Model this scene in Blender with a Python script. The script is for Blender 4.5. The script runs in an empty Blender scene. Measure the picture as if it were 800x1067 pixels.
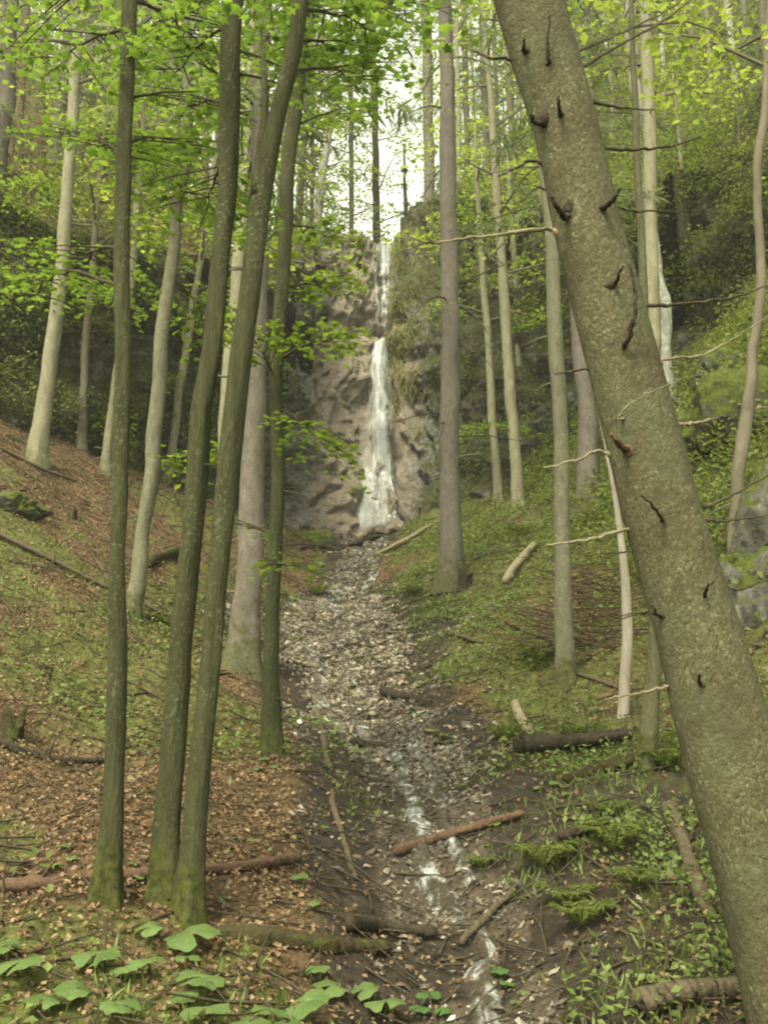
import bpy, math
import numpy as np
rng = np.random.default_rng(11)
R = math.radians
HAZE = .0013
sc = bpy.context.scene
COL = sc.collection

# ------------------------------------------------------------------ noise
def _h(ix, iy, iz, s):
    n = (ix * 374761393 + iy * 668265263 + iz * 2147483647 + s * 1274126177) & 0xFFFFFFFF
    n = ((n ^ (n >> 13)) * 1274126177) & 0xFFFFFFFF
    n = ((n ^ (n >> 16)) * 2246822519) & 0xFFFFFFFF
    return ((n ^ (n >> 15)) & 0xFFFF) / 65535.0

def vnoise(x, y, z=0.0, s=0):
    x = np.asarray(x, float); y = np.asarray(y, float); z = np.asarray(z, float)
    x, y, z = np.broadcast_arrays(x, y, z)
    ix, iy, iz = (np.floor(a).astype(np.int64) for a in (x, y, z))
    fx, fy, fz = x - ix, y - iy, z - iz
    fx, fy, fz = (f * f * (3 - 2 * f) for f in (fx, fy, fz))
    r = 0
    for a in (0, 1):
        wx = fx if a else 1 - fx
        for b in (0, 1):
            wy = fy if b else 1 - fy
            for c in (0, 1):
                wz = fz if c else 1 - fz
                r = r + wx * wy * wz * _h(ix + a, iy + b, iz + c, s)
    return r * 2 - 1

def fbm(x, y, z=0.0, o=4, s=0):
    r, a = 0, 1.0
    x, y, z = np.asarray(x, float), np.asarray(y, float), np.asarray(z, float)
    for k in range(o):
        r = r + a * vnoise(x, y, z, s + k * 7)
        x, y, z, a = x * 2.03 + 3.1, y * 2.03 + 1.7, z * 2.03 + 5.3, a * .5
    return r

def sm(a, b, x):
    t = np.clip((np.asarray(x, float) - a) / (b - a), 0, 1)
    return t * t * (3 - 2 * t)

# ------------------------------------------------------------------ terrain
_cx = np.linspace(-40, 40, 1601)
_cy = np.interp(_cx, [-40, -22, -14, -7, -4, -1.6, -.3, 1.2, 2.5, 4, 7, 14, 22, 40],
                [9, 12, 14.5, 18, 22.5, 28.6, 30.2, 29.4, 27.2, 24.6, 21, 16, 13, 11])
_k = np.exp(-np.linspace(-2, 2, 61) ** 2); _k /= _k.sum()
_cys = np.convolve(np.pad(_cy, 30, mode='edge'), _k, 'valid')
def yc(x): return np.interp(x, _cx, _cys)
def cht(x): return np.interp(x, [-22, -14, -7, -4, -1.8, -.8, -.1, .5, 1.2, 2.5, 4, 6, 9, 14, 22],
                             [4, 4.2, 4.7, 6.5, 10.4, 10.9, 10.8, 10.9, 11.5, 11.3, 8.6, 5.0, 3, 2.5, 2.5])
def xs(y): return np.interp(y, [-6, 2, 3.7, 4.9, 5.7, 6.9, 8, 9.3, 10.3, 12, 16, 20, 25, 30],
                            [.9, .5, .34, .30, .14, .20, .09, -.25, -.43, -.55, -.75, -.75, -.6, -.4])
def base(y): return .19 * y + .0029 * np.maximum(y, 0) ** 2

def lower(x, y):
    d = x - xs(y)
    g = sm(4, 14, y)
    dd = np.maximum(np.abs(d) - .9, 0)
    bank = np.where(d < 0, .47, .42) * dd * g
    bank = bank + .62 * np.maximum(x - 3.0 - .02 * y, 0) * sm(6, 10, y) + .12 * np.maximum(-x - 2, 0) * sm(2, 5, y)
    chan = -.24 * np.exp(-(d / .55) ** 2) * sm(1, 4, y) * (1 - .6 * sm(10, 12, y) * (1 - sm(15, 18, y)))
    return base(y) + bank + chan

def H(x, y):
    x = np.asarray(x, float); y = np.asarray(y, float)
    c = yc(x); ht = cht(x)
    d = y - c
    z = lower(x, np.minimum(y, c + .5))
    z = z + ht * np.clip((d - .8) / (.2 * ht + .3), 0, 1)
    dd = np.maximum(d - 1.1 - .2 * ht, 0)
    sl = np.interp(x, [-20, -9, -5, -2.2, -1.1, 1.5, 2.7, 4.5, 8, 20], [.72, .72, .55, .42, .08, .08, .5, .66, .7, .7])
    cap = np.interp(x, [-20, -9, -5, -2, 0, 2, 3, 5, 20], [16, 14, 8, 6, 30, 14, 20, 30, 30])
    z = z + sl * np.minimum(dd, cap) + .12 * np.maximum(dd - cap, 0)
    far = sm(4, 20, y)
    z = z + .075 * fbm(x * 1.5, y * 1.5, 0, 3, 3) * sm(2, 5, y) + .03 * fbm(x * 3.4, y * 3.4, 0, 2, 13) + (.04 + .12 * far) * fbm(x * .6, y * .6, 0, 3, 9) \
          + .018 * fbm(x * 7, y * 7, 0, 2, 21)
    z = z + .25 * sm(1, 4, d) * fbm(x * .9, y * .9, 0, 3, 31)
    return z

# ------------------------------------------------------------------ camera model (800x1067 photo pixels)
F = 1037.0; PITCH = R(13.0); CAMZ = 1.6
def ray(u, v):
    a = (u - 400) / F; b = -(v - 533.5) / F
    return np.array([a, math.cos(PITCH) - math.sin(PITCH) * b, math.sin(PITCH) + math.cos(PITCH) * b])
def P(u, v, d):
    r = ray(u, v); t = d / r[1]
    return np.array([r[0] * t, d, CAMZ + r[2] * t])
_T = np.concatenate([np.arange(1.5, 12, .02), np.arange(12, 70, .06)])
def G(u, v, up=0.0):
    r = ray(u, v)
    X, Y, Z = r[0] * _T, r[1] * _T, CAMZ + r[2] * _T
    k = np.nonzero(Z <= H(X, Y))[0]
    i = k[0] if len(k) else len(_T) - 1
    return np.array([X[i], Y[i], float(H(X[i], Y[i])) + up])
def px(w, p):   # photo pixels -> metres at point p
    return w * math.sqrt(p[0] ** 2 + p[1] ** 2 + (p[2] - CAMZ) ** 2) / F * .97

# ------------------------------------------------------------------ objects
def link(o, parent=None):
    COL.objects.link(o)
    if parent is not None: o.parent = parent
    return o
def empty(name, loc, label, cat, group=None):
    o = bpy.data.objects.new(name, None); o.location = [float(c) for c in loc]
    o.empty_display_size = .2
    return tag(link(o), label, cat, group)
def tag(o, label=None, cat=None, group=None, kind=None):
    if label: o['label'] = label
    if cat: o['category'] = cat
    if group: o['group'] = group
    if kind: o['kind'] = kind
    return o

class MB:
    def __init__(s): s.v = []; s.f = {3: [], 4: []}; s.k = {3: [], 4: []}; s.n = 0; s.cur = 0
    def add(s, v, f):
        v = np.asarray(v, float).reshape(-1, 3)
        for a in (f if isinstance(f, list) else [f]):
            a = np.asarray(a, np.int64)
            if len(a): s.f[a.shape[1]].append(a + s.n); s.k[a.shape[1]].append(np.full(len(a), s.cur))
        s.v.append(v); s.n += len(v)
        return s
    def build(s, name, mat, parent=None, origin=(0, 0, 0), smooth=True, attr=None):
        V = np.concatenate(s.v) - np.asarray(origin, float)
        me = bpy.data.meshes.new(name)
        fs = [np.concatenate(s.f[k]) for k in (3, 4) if s.f[k]]
        li = np.concatenate([f.ravel() for f in fs]).astype(np.int32)
        tot = np.concatenate([np.full(len(f), f.shape[1]) for f in fs]).astype(np.int32)
        st = np.concatenate([[0], np.cumsum(tot)[:-1]]).astype(np.int32)
        me.vertices.add(len(V)); me.vertices.foreach_set('co', V.astype(np.float32).ravel())
        me.loops.add(len(li)); me.loops.foreach_set('vertex_index', li)
        me.polygons.add(len(tot)); me.polygons.foreach_set('loop_start', st); me.polygons.foreach_set('loop_total', tot)
        me.update(calc_edges=True)
        me.polygons.foreach_set('use_smooth', np.full(len(tot), bool(smooth)))
        if attr is not None:
            ca = me.color_attributes.new('mask', 'FLOAT_COLOR', 'POINT')
            ca.data.foreach_set('color', attr.astype(np.float32).ravel())
        for m_ in (mat if isinstance(mat, (list, tuple)) else [mat]): me.materials.append(m_)
        me.polygons.foreach_set('material_index', np.concatenate([np.concatenate(s.k[k]) for k in (3, 4) if s.f[k]]).astype(np.int32))
        me.validate()
        o = bpy.data.objects.new(name, me)
        return link(o, parent)

def frames(p):
    t = np.gradient(p, axis=0); t /= np.linalg.norm(t, axis=1)[:, None] + 1e-9
    ref = np.array([0.31, -.95, .05]) if abs(t[:, 2]).mean() > .6 else np.array([0.02, .03, 1.0])
    a = np.cross(t, ref); a /= np.linalg.norm(a, axis=1)[:, None] + 1e-9
    b = np.cross(t, a)
    return t, a, b
def tube(mb, pts, rad, n=10, rough=0.0, rs=6.0, seed=0, caps=True, flare=0.0, ecc=None):
    pts = np.asarray(pts, float); rad = np.asarray(rad, float); m = len(pts)
    t, a, b = frames(pts)
    th = np.linspace(0, 2 * np.pi, n, endpoint=False)
    c, s_ = np.cos(th), np.sin(th)
    rr = rad[:, None] * np.ones((1, n))
    if rough:
        cs = np.concatenate([[0], np.cumsum(np.linalg.norm(np.diff(pts, axis=0), axis=1))])
        q = fbm(c[None] * 1.2 + seed, s_[None] * 1.2, cs[:, None] * rs * .3, 3, seed)
        rr = rr * (1 + rough * q)
    if flare:
        cs = np.concatenate([[0], np.cumsum(np.linalg.norm(np.diff(pts, axis=0), axis=1))])
        lob = .55 + .45 * np.cos(th * 4 + seed * 1.3 + .6 * np.sin(th * 2 + seed))
        rr = rr * (1 + flare * np.exp(-cs / (rad[0] * 2.2 + .05))[:, None] * (.45 + 1.3 * lob[None]))
    v = pts[:, None] + rr[..., None] * (c[None, :, None] * a[:, None] + s_[None, :, None] * b[:, None])
    i = np.arange(m - 1)[:, None]; j = np.arange(n)[None]
    f = np.stack([i * n + j, i * n + (j + 1) % n, (i + 1) * n + (j + 1) % n, (i + 1) * n + j], -1).reshape(-1, 4)
    v = v.reshape(-1, 3); fl = [f]
    if caps:
        v = np.concatenate([v, pts[:1], pts[-1:]])
        jj = np.arange(n)
        fl.append(np.stack([np.full(n, m * n), (jj + 1) % n, jj], -1))
        fl.append(np.stack([np.full(n, m * n + 1), (m - 1) * n + jj, (m - 1) * n + (jj + 1) % n], -1))
    mb.add(v, fl)
    return mb
def smooth_path(p, n, pw=1.0):
    """Catmull-Rom through control rows (any columns)."""
    p = np.asarray(p, float)
    q = np.concatenate([2 * p[:1] - p[1:2], p, 2 * p[-1:] - p[-2:-1]])
    L = np.concatenate([[0], np.cumsum(np.linalg.norm(np.diff(p[:, :3], axis=0), axis=1))])
    u = L[-1] * np.linspace(0, 1, n) ** pw; k = np.clip(np.searchsorted(L, u, 'right') - 1, 0, len(p) - 2)
    t = ((u - L[k]) / (L[k + 1] - L[k] + 1e-9))[:, None]
    p0, p1, p2, p3 = q[k], q[k + 1], q[k + 2], q[k + 3]
    return .5 * (2 * p1 + (p2 - p0) * t + (2 * p0 - 5 * p1 + 4 * p2 - p3) * t ** 2 + (3 * p1 - p0 - 3 * p2 + p3) * t ** 3)

def rotmats(nrm, fwd):
    """columns: side, fwd, normal"""
    n = nrm / (np.linalg.norm(nrm, axis=1)[:, None] + 1e-9)
    f = fwd - n * (fwd * n).sum(1)[:, None]; f /= np.linalg.norm(f, axis=1)[:, None] + 1e-9
    s_ = np.cross(f, n)
    return np.stack([s_, f, n], -1)
def inst(mb, tv, tf, pos, M, scale):
    tv = np.asarray(tv, float); N = len(pos); K = len(tv)
    sc_ = np.asarray(scale, float)
    loc = tv[None] * (sc_[:, None, None] if sc_.ndim == 1 else sc_[:, None, :])
    v = np.einsum('nij,nkj->nki', M, loc) + pos[:, None]
    fl = []
    for f in (tf if isinstance(tf, list) else [tf]):
        f = np.asarray(f)
        fl.append((f[None] + (np.arange(N) * K)[:, None, None]).reshape(-1, f.shape[1]))
    mb.add(v.reshape(-1, 3), fl)
# leaf templates: y = along the leaf, x = across, z = normal, length 1
DIA_V = [(0, 0, 0), (-.32, .45, .07), (0, 1, -.05), (.32, .45, .07)]; DIA_F = np.array([(0, 1, 2), (0, 2, 3)])
OVA_V = [(0, 0, 0), (-.26, .22, .05), (-.33, .5, .07), (-.18, .82, .02), (0, 1.05, -.06), (.18, .82, .02), (.33, .5, .07), (.26, .22, .05), (0, .5, 0)]
OVA_F = np.array([(8, k, (k + 1) % 8) for k in range(8)])[:, ::-1]
_mp = [(0, .0), (-.16, -.05), (-.42, .02), (-.24, .2), (-.58, .42), (-.3, .5), (-.27, .62), (-.12, .62), (0, 1.0), (.12, .62), (.27, .62), (.3, .5), (.58, .42), (.24, .2), (.42, .02), (.16, -.05)]
MAP_V = [(x, y, -.25 * x * x - .08 * (y - .4) ** 2) for x, y in _mp] + [(0, .36, .03)]
MAP_F = np.array([(16, (k + 1) % 16, k) for k in range(16)])
NEE_V = [(-.05, 0, 0), (.05, 0, 0), (.07, .5, -.03), (.02, 1, -.12), (-.07, .5, -.03)]; NEE_F = np.array([(0, 1, 2), (0, 2, 4), (4, 2, 3)])
def rnd_dir(n):
    v = rng.normal(size=(n, 3)); return v / np.linalg.norm(v, axis=1)[:, None]

# ------------------------------------------------------------------ materials
class N:
    def __init__(s, name):
        s.m = bpy.data.materials.new(name); s.m.use_nodes = True
        s.t = s.m.node_tree; s.t.nodes.clear()
        s.out = s.t.nodes.new('ShaderNodeOutputMaterial')
        s.p = s.n('ShaderNodeBsdfPrincipled'); s.l(s.p.outputs[0], s.out.inputs[0])
    def n(s, typ, **kw):
        x = s.t.nodes.new(typ)
        for k, v in kw.items():
            if hasattr(x, k): setattr(x, k, v)
            else: x.inputs[k].default_value = v
        return x
    def l(s, a, b): s.t.links.new(a, b)
    def coord(s, which='Object', scale=(1, 1, 1)):
        c = s.n('ShaderNodeTexCoord'); m = s.n('ShaderNodeMapping'); m.inputs['Scale'].default_value = scale
        s.l(c.outputs[which], m.inputs[0]); return m.outputs[0]
    def noise(s, vec, scale, detail=4, rough=.55, dist=0.0):
        x = s.n('ShaderNodeTexNoise'); x.inputs['Scale'].default_value = scale; x.inputs['Detail'].default_value = detail
        x.inputs['Roughness'].default_value = rough; x.inputs['Distortion'].default_value = dist
        if vec is not None: s.l(vec, x.inputs['Vector'])
        return x.outputs[0]
    def vor(s, vec, scale, feature='F1', out=0, rand=1.0):
        x = s.n('ShaderNodeTexVoronoi', feature=feature); x.inputs['Scale'].default_value = scale; x.inputs['Randomness'].default_value = rand
        s.l(vec, x.inputs['Vector']); return x.outputs[out]
    def ramp(s, fac, stops, interp='LINEAR'):
        x = s.n('ShaderNodeValToRGB'); e = x.color_ramp.elements; x.color_ramp.interpolation = interp
        while len(e) < len(stops): e.new(.5)
        for k, (p, c) in enumerate(stops):
            e[k].position = p; e[k].color = (*c, 1) if not np.isscalar(c) else (c, c, c, 1)
        s.l(fac, x.inputs[0]); return x.outputs[0]
    def mix(s, fac, a, b, mode='MIX'):
        x = s.n('ShaderNodeMix', data_type='RGBA', blend_type=mode)
        for v, i in ((fac, 0), (a, 6), (b, 7)):
            if hasattr(v, 'is_linked'): s.l(v, x.inputs[i])
            else: x.inputs[i].default_value = v if np.isscalar(v) else (*v, 1)
        return x.outputs[2]
    def math(s, op, a, b=0.0, clamp=False):
        x = s.n('ShaderNodeMath', operation=op, use_clamp=clamp)
        for v, i in ((a, 0), (b, 1)):
            if hasattr(v, 'is_linked'): s.l(v, x.inputs[i])
            else: x.inputs[i].default_value = v
        return x.outputs[0]
    def bump(s, h, strength=.5, dist=.02):
        x = s.n('ShaderNodeBump'); x.inputs['Strength'].default_value = strength; x.inputs['Distance'].default_value = dist
        s.l(h, x.inputs['Height']); s.l(x.outputs[0], s.p.inputs['Normal']); return x.outputs[0]
    def island(s): return s.n('ShaderNodeNewGeometry').outputs['Random Per Island']
    def base(s, c, rough=.8, spec=.25):
        if hasattr(c, 'is_linked'): s.l(c, s.p.inputs['Base Color'])
        else: s.p.inputs['Base Color'].default_value = (*c, 1)
        s.p.inputs['Roughness'].default_value = rough; s.p.inputs['Specular IOR Level'].default_value = spec
        return s.m

def leaf_mat(name, stops, trans=.45, tcol=(1.5, 1.55, .8), rough=.5, patch=.0):
    s = N(name); c = s.ramp(s.island(), stops)
    if patch:
        nz = s.noise(s.coord('Object'), patch, 2)
        c = s.mix(s.ramp(nz, [(.35, 0.0), (.65, 1.0)]), s.mix(1.0, c, (.72, .75, .72), 'MULTIPLY'), c)
    s.base(c, rough, .3)
    tr = s.n('ShaderNodeBsdfTranslucent'); s.l(s.mix(1.0, c, tcol, 'MULTIPLY'), tr.inputs[0])
    mx = s.n('ShaderNodeMixShader'); mx.inputs[0].default_value = trans
    s.l(s.p.outputs[0], mx.inputs[1]); s.l(tr.outputs[0], mx.inputs[2]); s.l(mx.outputs[0], s.out.inputs[0])
    return s.m
def bark_mat(name, dark, light, lichen=None, lich_amt=.0, vert=.18, scale=14, bump=1.0, moss=0.0, moss_h=.5, mottled=0.0):
    s = N(name)
    v = s.coord('Object', (1, 1, vert)); v0 = s.coord('Object')
    n1 = s.noise(v, scale, 6, .65, .3); n2 = s.noise(v, scale * 4, 4, .6)
    c = s.mix(s.ramp(n1, [(.3, 0.0), (.7, 1.0)]), dark, light)
    c = s.mix(s.math('MULTIPLY', n2, .5), c, tuple(x * .55 for x in dark))
    big = s.noise(v0, 1.6, 3)
    c = s.mix(s.ramp(big, [(.35, .55), (.65, 0.0)]), c, tuple(x * .6 for x in light))
    if lichen:
        l = s.noise(v0, scale * 2.2, 5, .7)
        lm = s.ramp(s.noise(v0, 2.7, 4, .65), [(.44, .12), (.60, 1.0)])
        c = s.mix(s.math('MULTIPLY', lm, s.ramp(l, [(.62 - .3 * lich_amt, 0.0), (.72 - .22 * lich_amt, 1.0)])), c, lichen)
    if moss:
        z = s.n('ShaderNodeSeparateXYZ'); s.l(v0, z.inputs[0])
        h = s.math('ADD', s.math('DIVIDE', z.outputs[2], moss_h), s.math('MULTIPLY', s.math('SUBTRACT', s.noise(v0, 7, 5, .7), .22), 3.0))
        f = s.ramp(s.math('MULTIPLY', h, .5), [(.50, moss), (.82, 0.0)])
        mc = s.ramp(s.noise(v0, 30, 3), [(.3, (.022, .026, .007)), (.7, (.085, .092, .022))])
        c = s.mix(f, c, mc)
    s.bump(s.math('ADD', n1, s.math('MULTIPLY', n2, .5)), bump, .02)
    return s.base(c, .88, .15)

M = {}
M['bark_dark'] = bark_mat('bark_dark', (.026, .027, .012), (.082, .083, .040), (.12, .13, .07), .3, moss=1.0, moss_h=.28, scale=22)
M['bark_mid'] = bark_mat('bark_mid', (.055, .052, .028), (.16, .15, .085), (.20, .20, .12), .3, moss=.9, moss_h=.35, scale=16)
M['bark_spruce'] = bark_mat('bark_spruce', (.095, .08, .067), (.20, .175, .148), (.22, .21, .16), .25, vert=.5, scale=18, bump=.5, moss=.7, moss_h=.9)
M['bark_pale'] = bark_mat('bark_pale', (.15, .14, .09), (.30, .28, .19), (.31, .30, .21), .3, vert=.4, scale=12, bump=.4, moss=.5, moss_h=.4)
M['bark_lichen'] = bark_mat('bark_lichen', (.09, .085, .055), (.21, .20, .14), (.22, .215, .145), .4, vert=.4, scale=18, bump=.4, moss=.8, moss_h=.4)
M['bark_far'] = bark_mat('bark_far', (.10, .085, .06), (.21, .185, .14), None, 0, vert=.5, scale=8, bump=.4)
M['bark_birch'] = bark_mat('bark_birch', (.24, .225, .19), (.46, .44, .39), (.60, .58, .53), .3, vert=2.2, scale=5, bump=.3)
M['bark_dead'] = bark_mat('bark_dead', (.20, .16, .12), (.48, .44, .37), (.10, .08, .055), .05, vert=.25, scale=16, bump=.6)
M['dead_wood'] = bark_mat('dead_wood', (.06, .045, .03), (.17, .135, .09), (.2, .2, .13), .1, vert=1, scale=20)
M['pale_wood'] = bark_mat('pale_wood', (.16, .13, .08), (.36, .31, .21), (.3, .3, .18), .2, vert=1, scale=20)
M['wet_wood'] = bark_mat('wet_wood', (.022, .017, .012), (.075, .06, .042), None, 0, vert=1, scale=18)
M['red_wood'] = bark_mat('red_wood', (.07, .04, .028), (.19, .12, .08), (.2, .17, .12), .15, vert=1, scale=18)
M['moss_wood'] = bark_mat('moss_wood', (.025, .02, .010), (.07, .055, .028), (.062, .075, .016), .55, vert=1, scale=9, bump=1.2)
M['cut_wood'] = N('cut_wood').base((.42, .25, .12), .7)
M['twig'] = bark_mat('twig', (.045, .036, .024), (.12, .10, .065), (.17, .17, .12), .2, vert=1, scale=30)

def big_bark():
    s = N('bark_big_spruce'); v = s.coord('Object', (1, 1, .75)); v0 = s.coord('Object')
    warp = s.mix(.03, v, s.n('ShaderNodeTexNoise', Scale=30.0).outputs[1])
    cell = s.vor(warp, 135, 'F1', 1); dst = s.vor(warp, 135, 'F1', 0); cell2 = s.vor(warp, 48, 'F1', 1); d2 = s.vor(warp, 48, 'F1', 0)
    g = s.n('ShaderNodeSeparateColor'); s.l(cell, g.inputs[0]); g2 = s.n('ShaderNodeSeparateColor'); s.l(cell2, g2.inputs[0])
    c = s.ramp(g.outputs[0], [(0, (.048, .046, .024)), (.55, (.090, .088, .044)), (.86, (.125, .122, .066)), (1.0, (.24, .235, .15))])
    c = s.mix(.4, c, s.ramp(g2.outputs[1], [(0, (.050, .044, .024)), (1, (.115, .108, .062))]))
    big = s.noise(v0, 4.5, 5, .6)
    c = s.mix(s.ramp(big, [(.38, .8), (.60, 0.0)]), c, (.050, .040, .022))
    grn = s.noise(v0, 3.1, 5, .65)
    c = s.mix(s.ramp(grn, [(.50, 0.0), (.66, .5)]), c, (.090, .104, .058))
    red = s.noise(v0, 6.3, 4, .6)
    c = s.mix(s.ramp(red, [(.62, 0.0), (.76, .35)]), c, (.085, .052, .028))
    fine = s.noise(v0, 190, 4, .7); mid = s.noise(v0, 40, 4, .7)
    c = s.mix(s.ramp(fine, [(.35, .45), (.55, 0.0)]), c, (.06, .05, .024))
    c = s.mix(s.ramp(mid, [(.34, .5), (.5, 0.0)]), c, (.07, .057, .028))
    hgt = s.math('ADD', s.math('MULTIPLY', g.outputs[1], .5), s.math('ADD', s.math('MULTIPLY', d2, -1.2), s.math('ADD', s.math('MULTIPLY', dst, -.8), s.math('ADD', fine, mid))))
    s.bump(hgt, .55, .006)
    return s.base(c, .85, .2)
M['bark_big'] = big_bark()
M['bark_knot'] = bark_mat('bark_knot', (.035, .027, .015), (.10, .085, .045), (.12, .07, .04), .25, vert=1, scale=40, bump=1.0)

G_BR = [(0, (.085, .13, .022)), (.5, (.135, .19, .034)), (1, (.20, .26, .055))]
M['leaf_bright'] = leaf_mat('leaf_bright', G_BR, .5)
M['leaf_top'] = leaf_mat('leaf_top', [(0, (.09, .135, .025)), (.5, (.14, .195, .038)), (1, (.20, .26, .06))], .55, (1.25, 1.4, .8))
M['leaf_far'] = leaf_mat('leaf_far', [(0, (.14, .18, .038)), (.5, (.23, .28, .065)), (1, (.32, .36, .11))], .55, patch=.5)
M['needle'] = leaf_mat('needle', [(0, (.095, .115, .055)), (.6, (.155, .18, .09)), (1, (.23, .25, .14))], .45, (1.2, 1.3, .9), .7)
M['leaf_herb'] = leaf_mat('leaf_herb', [(0, (.065, .09, .02)), (.5, (.115, .155, .038)), (1, (.18, .225, .07))], .35)
M['leaf_under'] = leaf_mat('leaf_under', [(0, (.065, .085, .018)), (.55, (.14, .17, .038)), (1, (.235, .265, .075))], .5, patch=.8)
M['leaf_wet'] = leaf_mat('leaf_wet', [(0, (.05, .10, .03)), (1, (.07, .13, .035))], .25)
M['moss_leaf'] = leaf_mat('moss_leaf', [(0, (.035, .045, .008)), (.5, (.075, .09, .016)), (1, (.13, .15, .03))], .2, rough=.8)

def butterbur_mat():
    s = N('leaf_butterbur'); v = s.coord('Object')
    c = s.ramp(s.noise(v, 8, 4), [(.3, (.075, .125, .035)), (.7, (.14, .20, .065))])
    c = s.mix(s.ramp(s.noise(v, 23, 4, .7), [(.6, 0.0), (.72, .6)]), c, (.12, .115, .035))
    a = s.n('ShaderNodeVertexColor', layer_name='mask'); sp = s.n('ShaderNodeSeparateColor'); s.l(a.outputs[0], sp.inputs[0])
    c = s.mix(s.math('MULTIPLY', sp.outputs[0], .6), c, (.21, .26, .12))
    s.base(c, .5, .35); s.bump(s.math('ADD', s.noise(v, 40, 3), s.math('MULTIPLY', sp.outputs[0], -1.0)), .5, .01)
    tr = s.n('ShaderNodeBsdfTranslucent'); s.l(s.mix(1.0, c, (1.4, 1.5, .7), 'MULTIPLY'), tr.inputs[0])
    mx = s.n('ShaderNodeMixShader'); mx.inputs[0].default_value = .35
    s.l(s.p.outputs[0], mx.inputs[1]); s.l(tr.outputs[0], mx.inputs[2]); s.l(mx.outputs[0], s.out.inputs[0])
    return s.m
M['butterbur'] = butterbur_mat()
M['litter'] = leaf_mat('litter', [(0, (.05, .030, .016)), (.35, (.125, .074, .040)), (.75, (.19, .122, .068)), (1, (.28, .20, .125))], .15, (1.2, 1, .7), .75)

def ground_mat():
    s = N('forest_soil'); v = s.coord('Object')
    a = s.n('ShaderNodeVertexColor', layer_name='mask'); sep = s.n('ShaderNodeSeparateColor'); s.l(a.outputs[0], sep.inputs[0])
    soil = s.ramp(s.noise(v, 9, 6, .7), [(.3, (.045, .032, .018)), (.5, (.11, .072, .038)), (.72, (.19, .125, .068))])
    moss = s.ramp(s.noise(v, 14, 5, .7), [(.36, (.045, .036, .014)), (.5, (.085, .09, .022)), (.64, (.15, .155, .045))])
    mud = s.ramp(s.noise(v, 12, 6, .7), [(.3, (.014, .011, .008)), (.55, (.045, .034, .025)), (.8, (.12, .095, .07))])
    rub = s.ramp(s.noise(v, 16, 6, .75), [(.3, (.05, .04, .03)), (.55, (.095, .074, .053)), (.75, (.20, .165, .12))])
    nb = s.noise(v, 3.0, 5, .7)
    def fm(ch, k=.9):
        return s.ramp(s.math('ADD', ch, s.math('MULTIPLY', s.math('SUBTRACT', nb, .5), k)), [(.38, 0.0), (.62, 1.0)])
    c = s.mix(fm(sep.outputs[0]), soil, moss)
    c = s.mix(fm(sep.outputs[1]), c, mud)
    c = s.mix(fm(sep.outputs[2], .7), c, rub)
    s.bump(s.math('ADD', s.noise(v, 30, 5, .7), s.noise(v, 8, 4)), .9, .05)
    s.base(c, .85, .25); s.l(s.math('SUBTRACT', .85, s.math('MULTIPLY', fm(sep.outputs[1]), .42)), s.p.inputs['Roughness'])
    return s.m
M['ground'] = ground_mat()

def cliff_mat():
    s = N('cliff_rock'); v = s.coord('Object'); vz = s.coord('Object', (1, 1, .3))
    a = s.n('ShaderNodeVertexColor', layer_name='mask'); sep = s.n('ShaderNodeSeparateColor'); s.l(a.outputs[0], sep.inputs[0])
    n1 = s.noise(v, 1.3, 8, .72, .6); n2 = s.noise(v, 7, 6, .7, .4)
    rock = s.ramp(n2, [(.30, (.05, .045, .04)), (.44, (.17, .155, .135)), (.56, (.31, .29, .26)), (.72, (.48, .46, .42))])
    tufa = s.ramp(s.noise(vz, 5, 8, .8, .5), [(.28, (.15, .122, .09)), (.43, (.39, .315, .25)), (.58, (.56, .475, .395)), (.75, (.68, .63, .55))])
    tufa = s.mix(s.ramp(s.noise(v, 17, 6, .8), [(.36, .85), (.52, 0.0)]), tufa, (.10, .082, .06))
    tufa = s.mix(s.ramp(s.noise(v, 13, 6, .8, 1.0), [(.58, 0.0), (.68, .6)]), tufa, (.60, .54, .47))
    c = s.mix(s.ramp(s.math('ADD', sep.outputs[0], s.math('MULTIPLY', s.math('SUBTRACT', n1, .5), .8)), [(.35, 0.0), (.65, 1.0)]), rock, tufa)
    g = s.n('ShaderNodeNewGeometry'); sx = s.n('ShaderNodeSeparateXYZ'); s.l(g.outputs['Normal'], sx.inputs[0])
    moss = s.ramp(s.noise(v, 11, 5, .7), [(.3, (.035, .038, .012)), (.55, (.095, .10, .028)), (.78, (.17, .175, .05))])
    mf = s.math('ADD', s.math('ADD', sep.outputs[1], s.math('MULTIPLY', sx.outputs[2], .35)), s.math('MULTIPLY', s.math('SUBTRACT', s.noise(v, 2.3, 6, .7), .5), 1.3))
    c = s.mix(s.ramp(mf, [(.42, 0.0), (.62, 1.0)]), c, moss)
    brown = s.ramp(s.noise(v, 1.9, 5, .7), [(.52, 0.0), (.66, .8)])
    c = s.mix(s.math('MULTIPLY', brown, sep.outputs[1]), c, (.075, .052, .03))
    s.bump(s.math('ADD', n2, s.math('MULTIPLY', s.noise(v, 22, 6, .8), .9)), 1.0, .2)
    return s.base(c, .7, .35)
M['cliff'] = cliff_mat()
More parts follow.
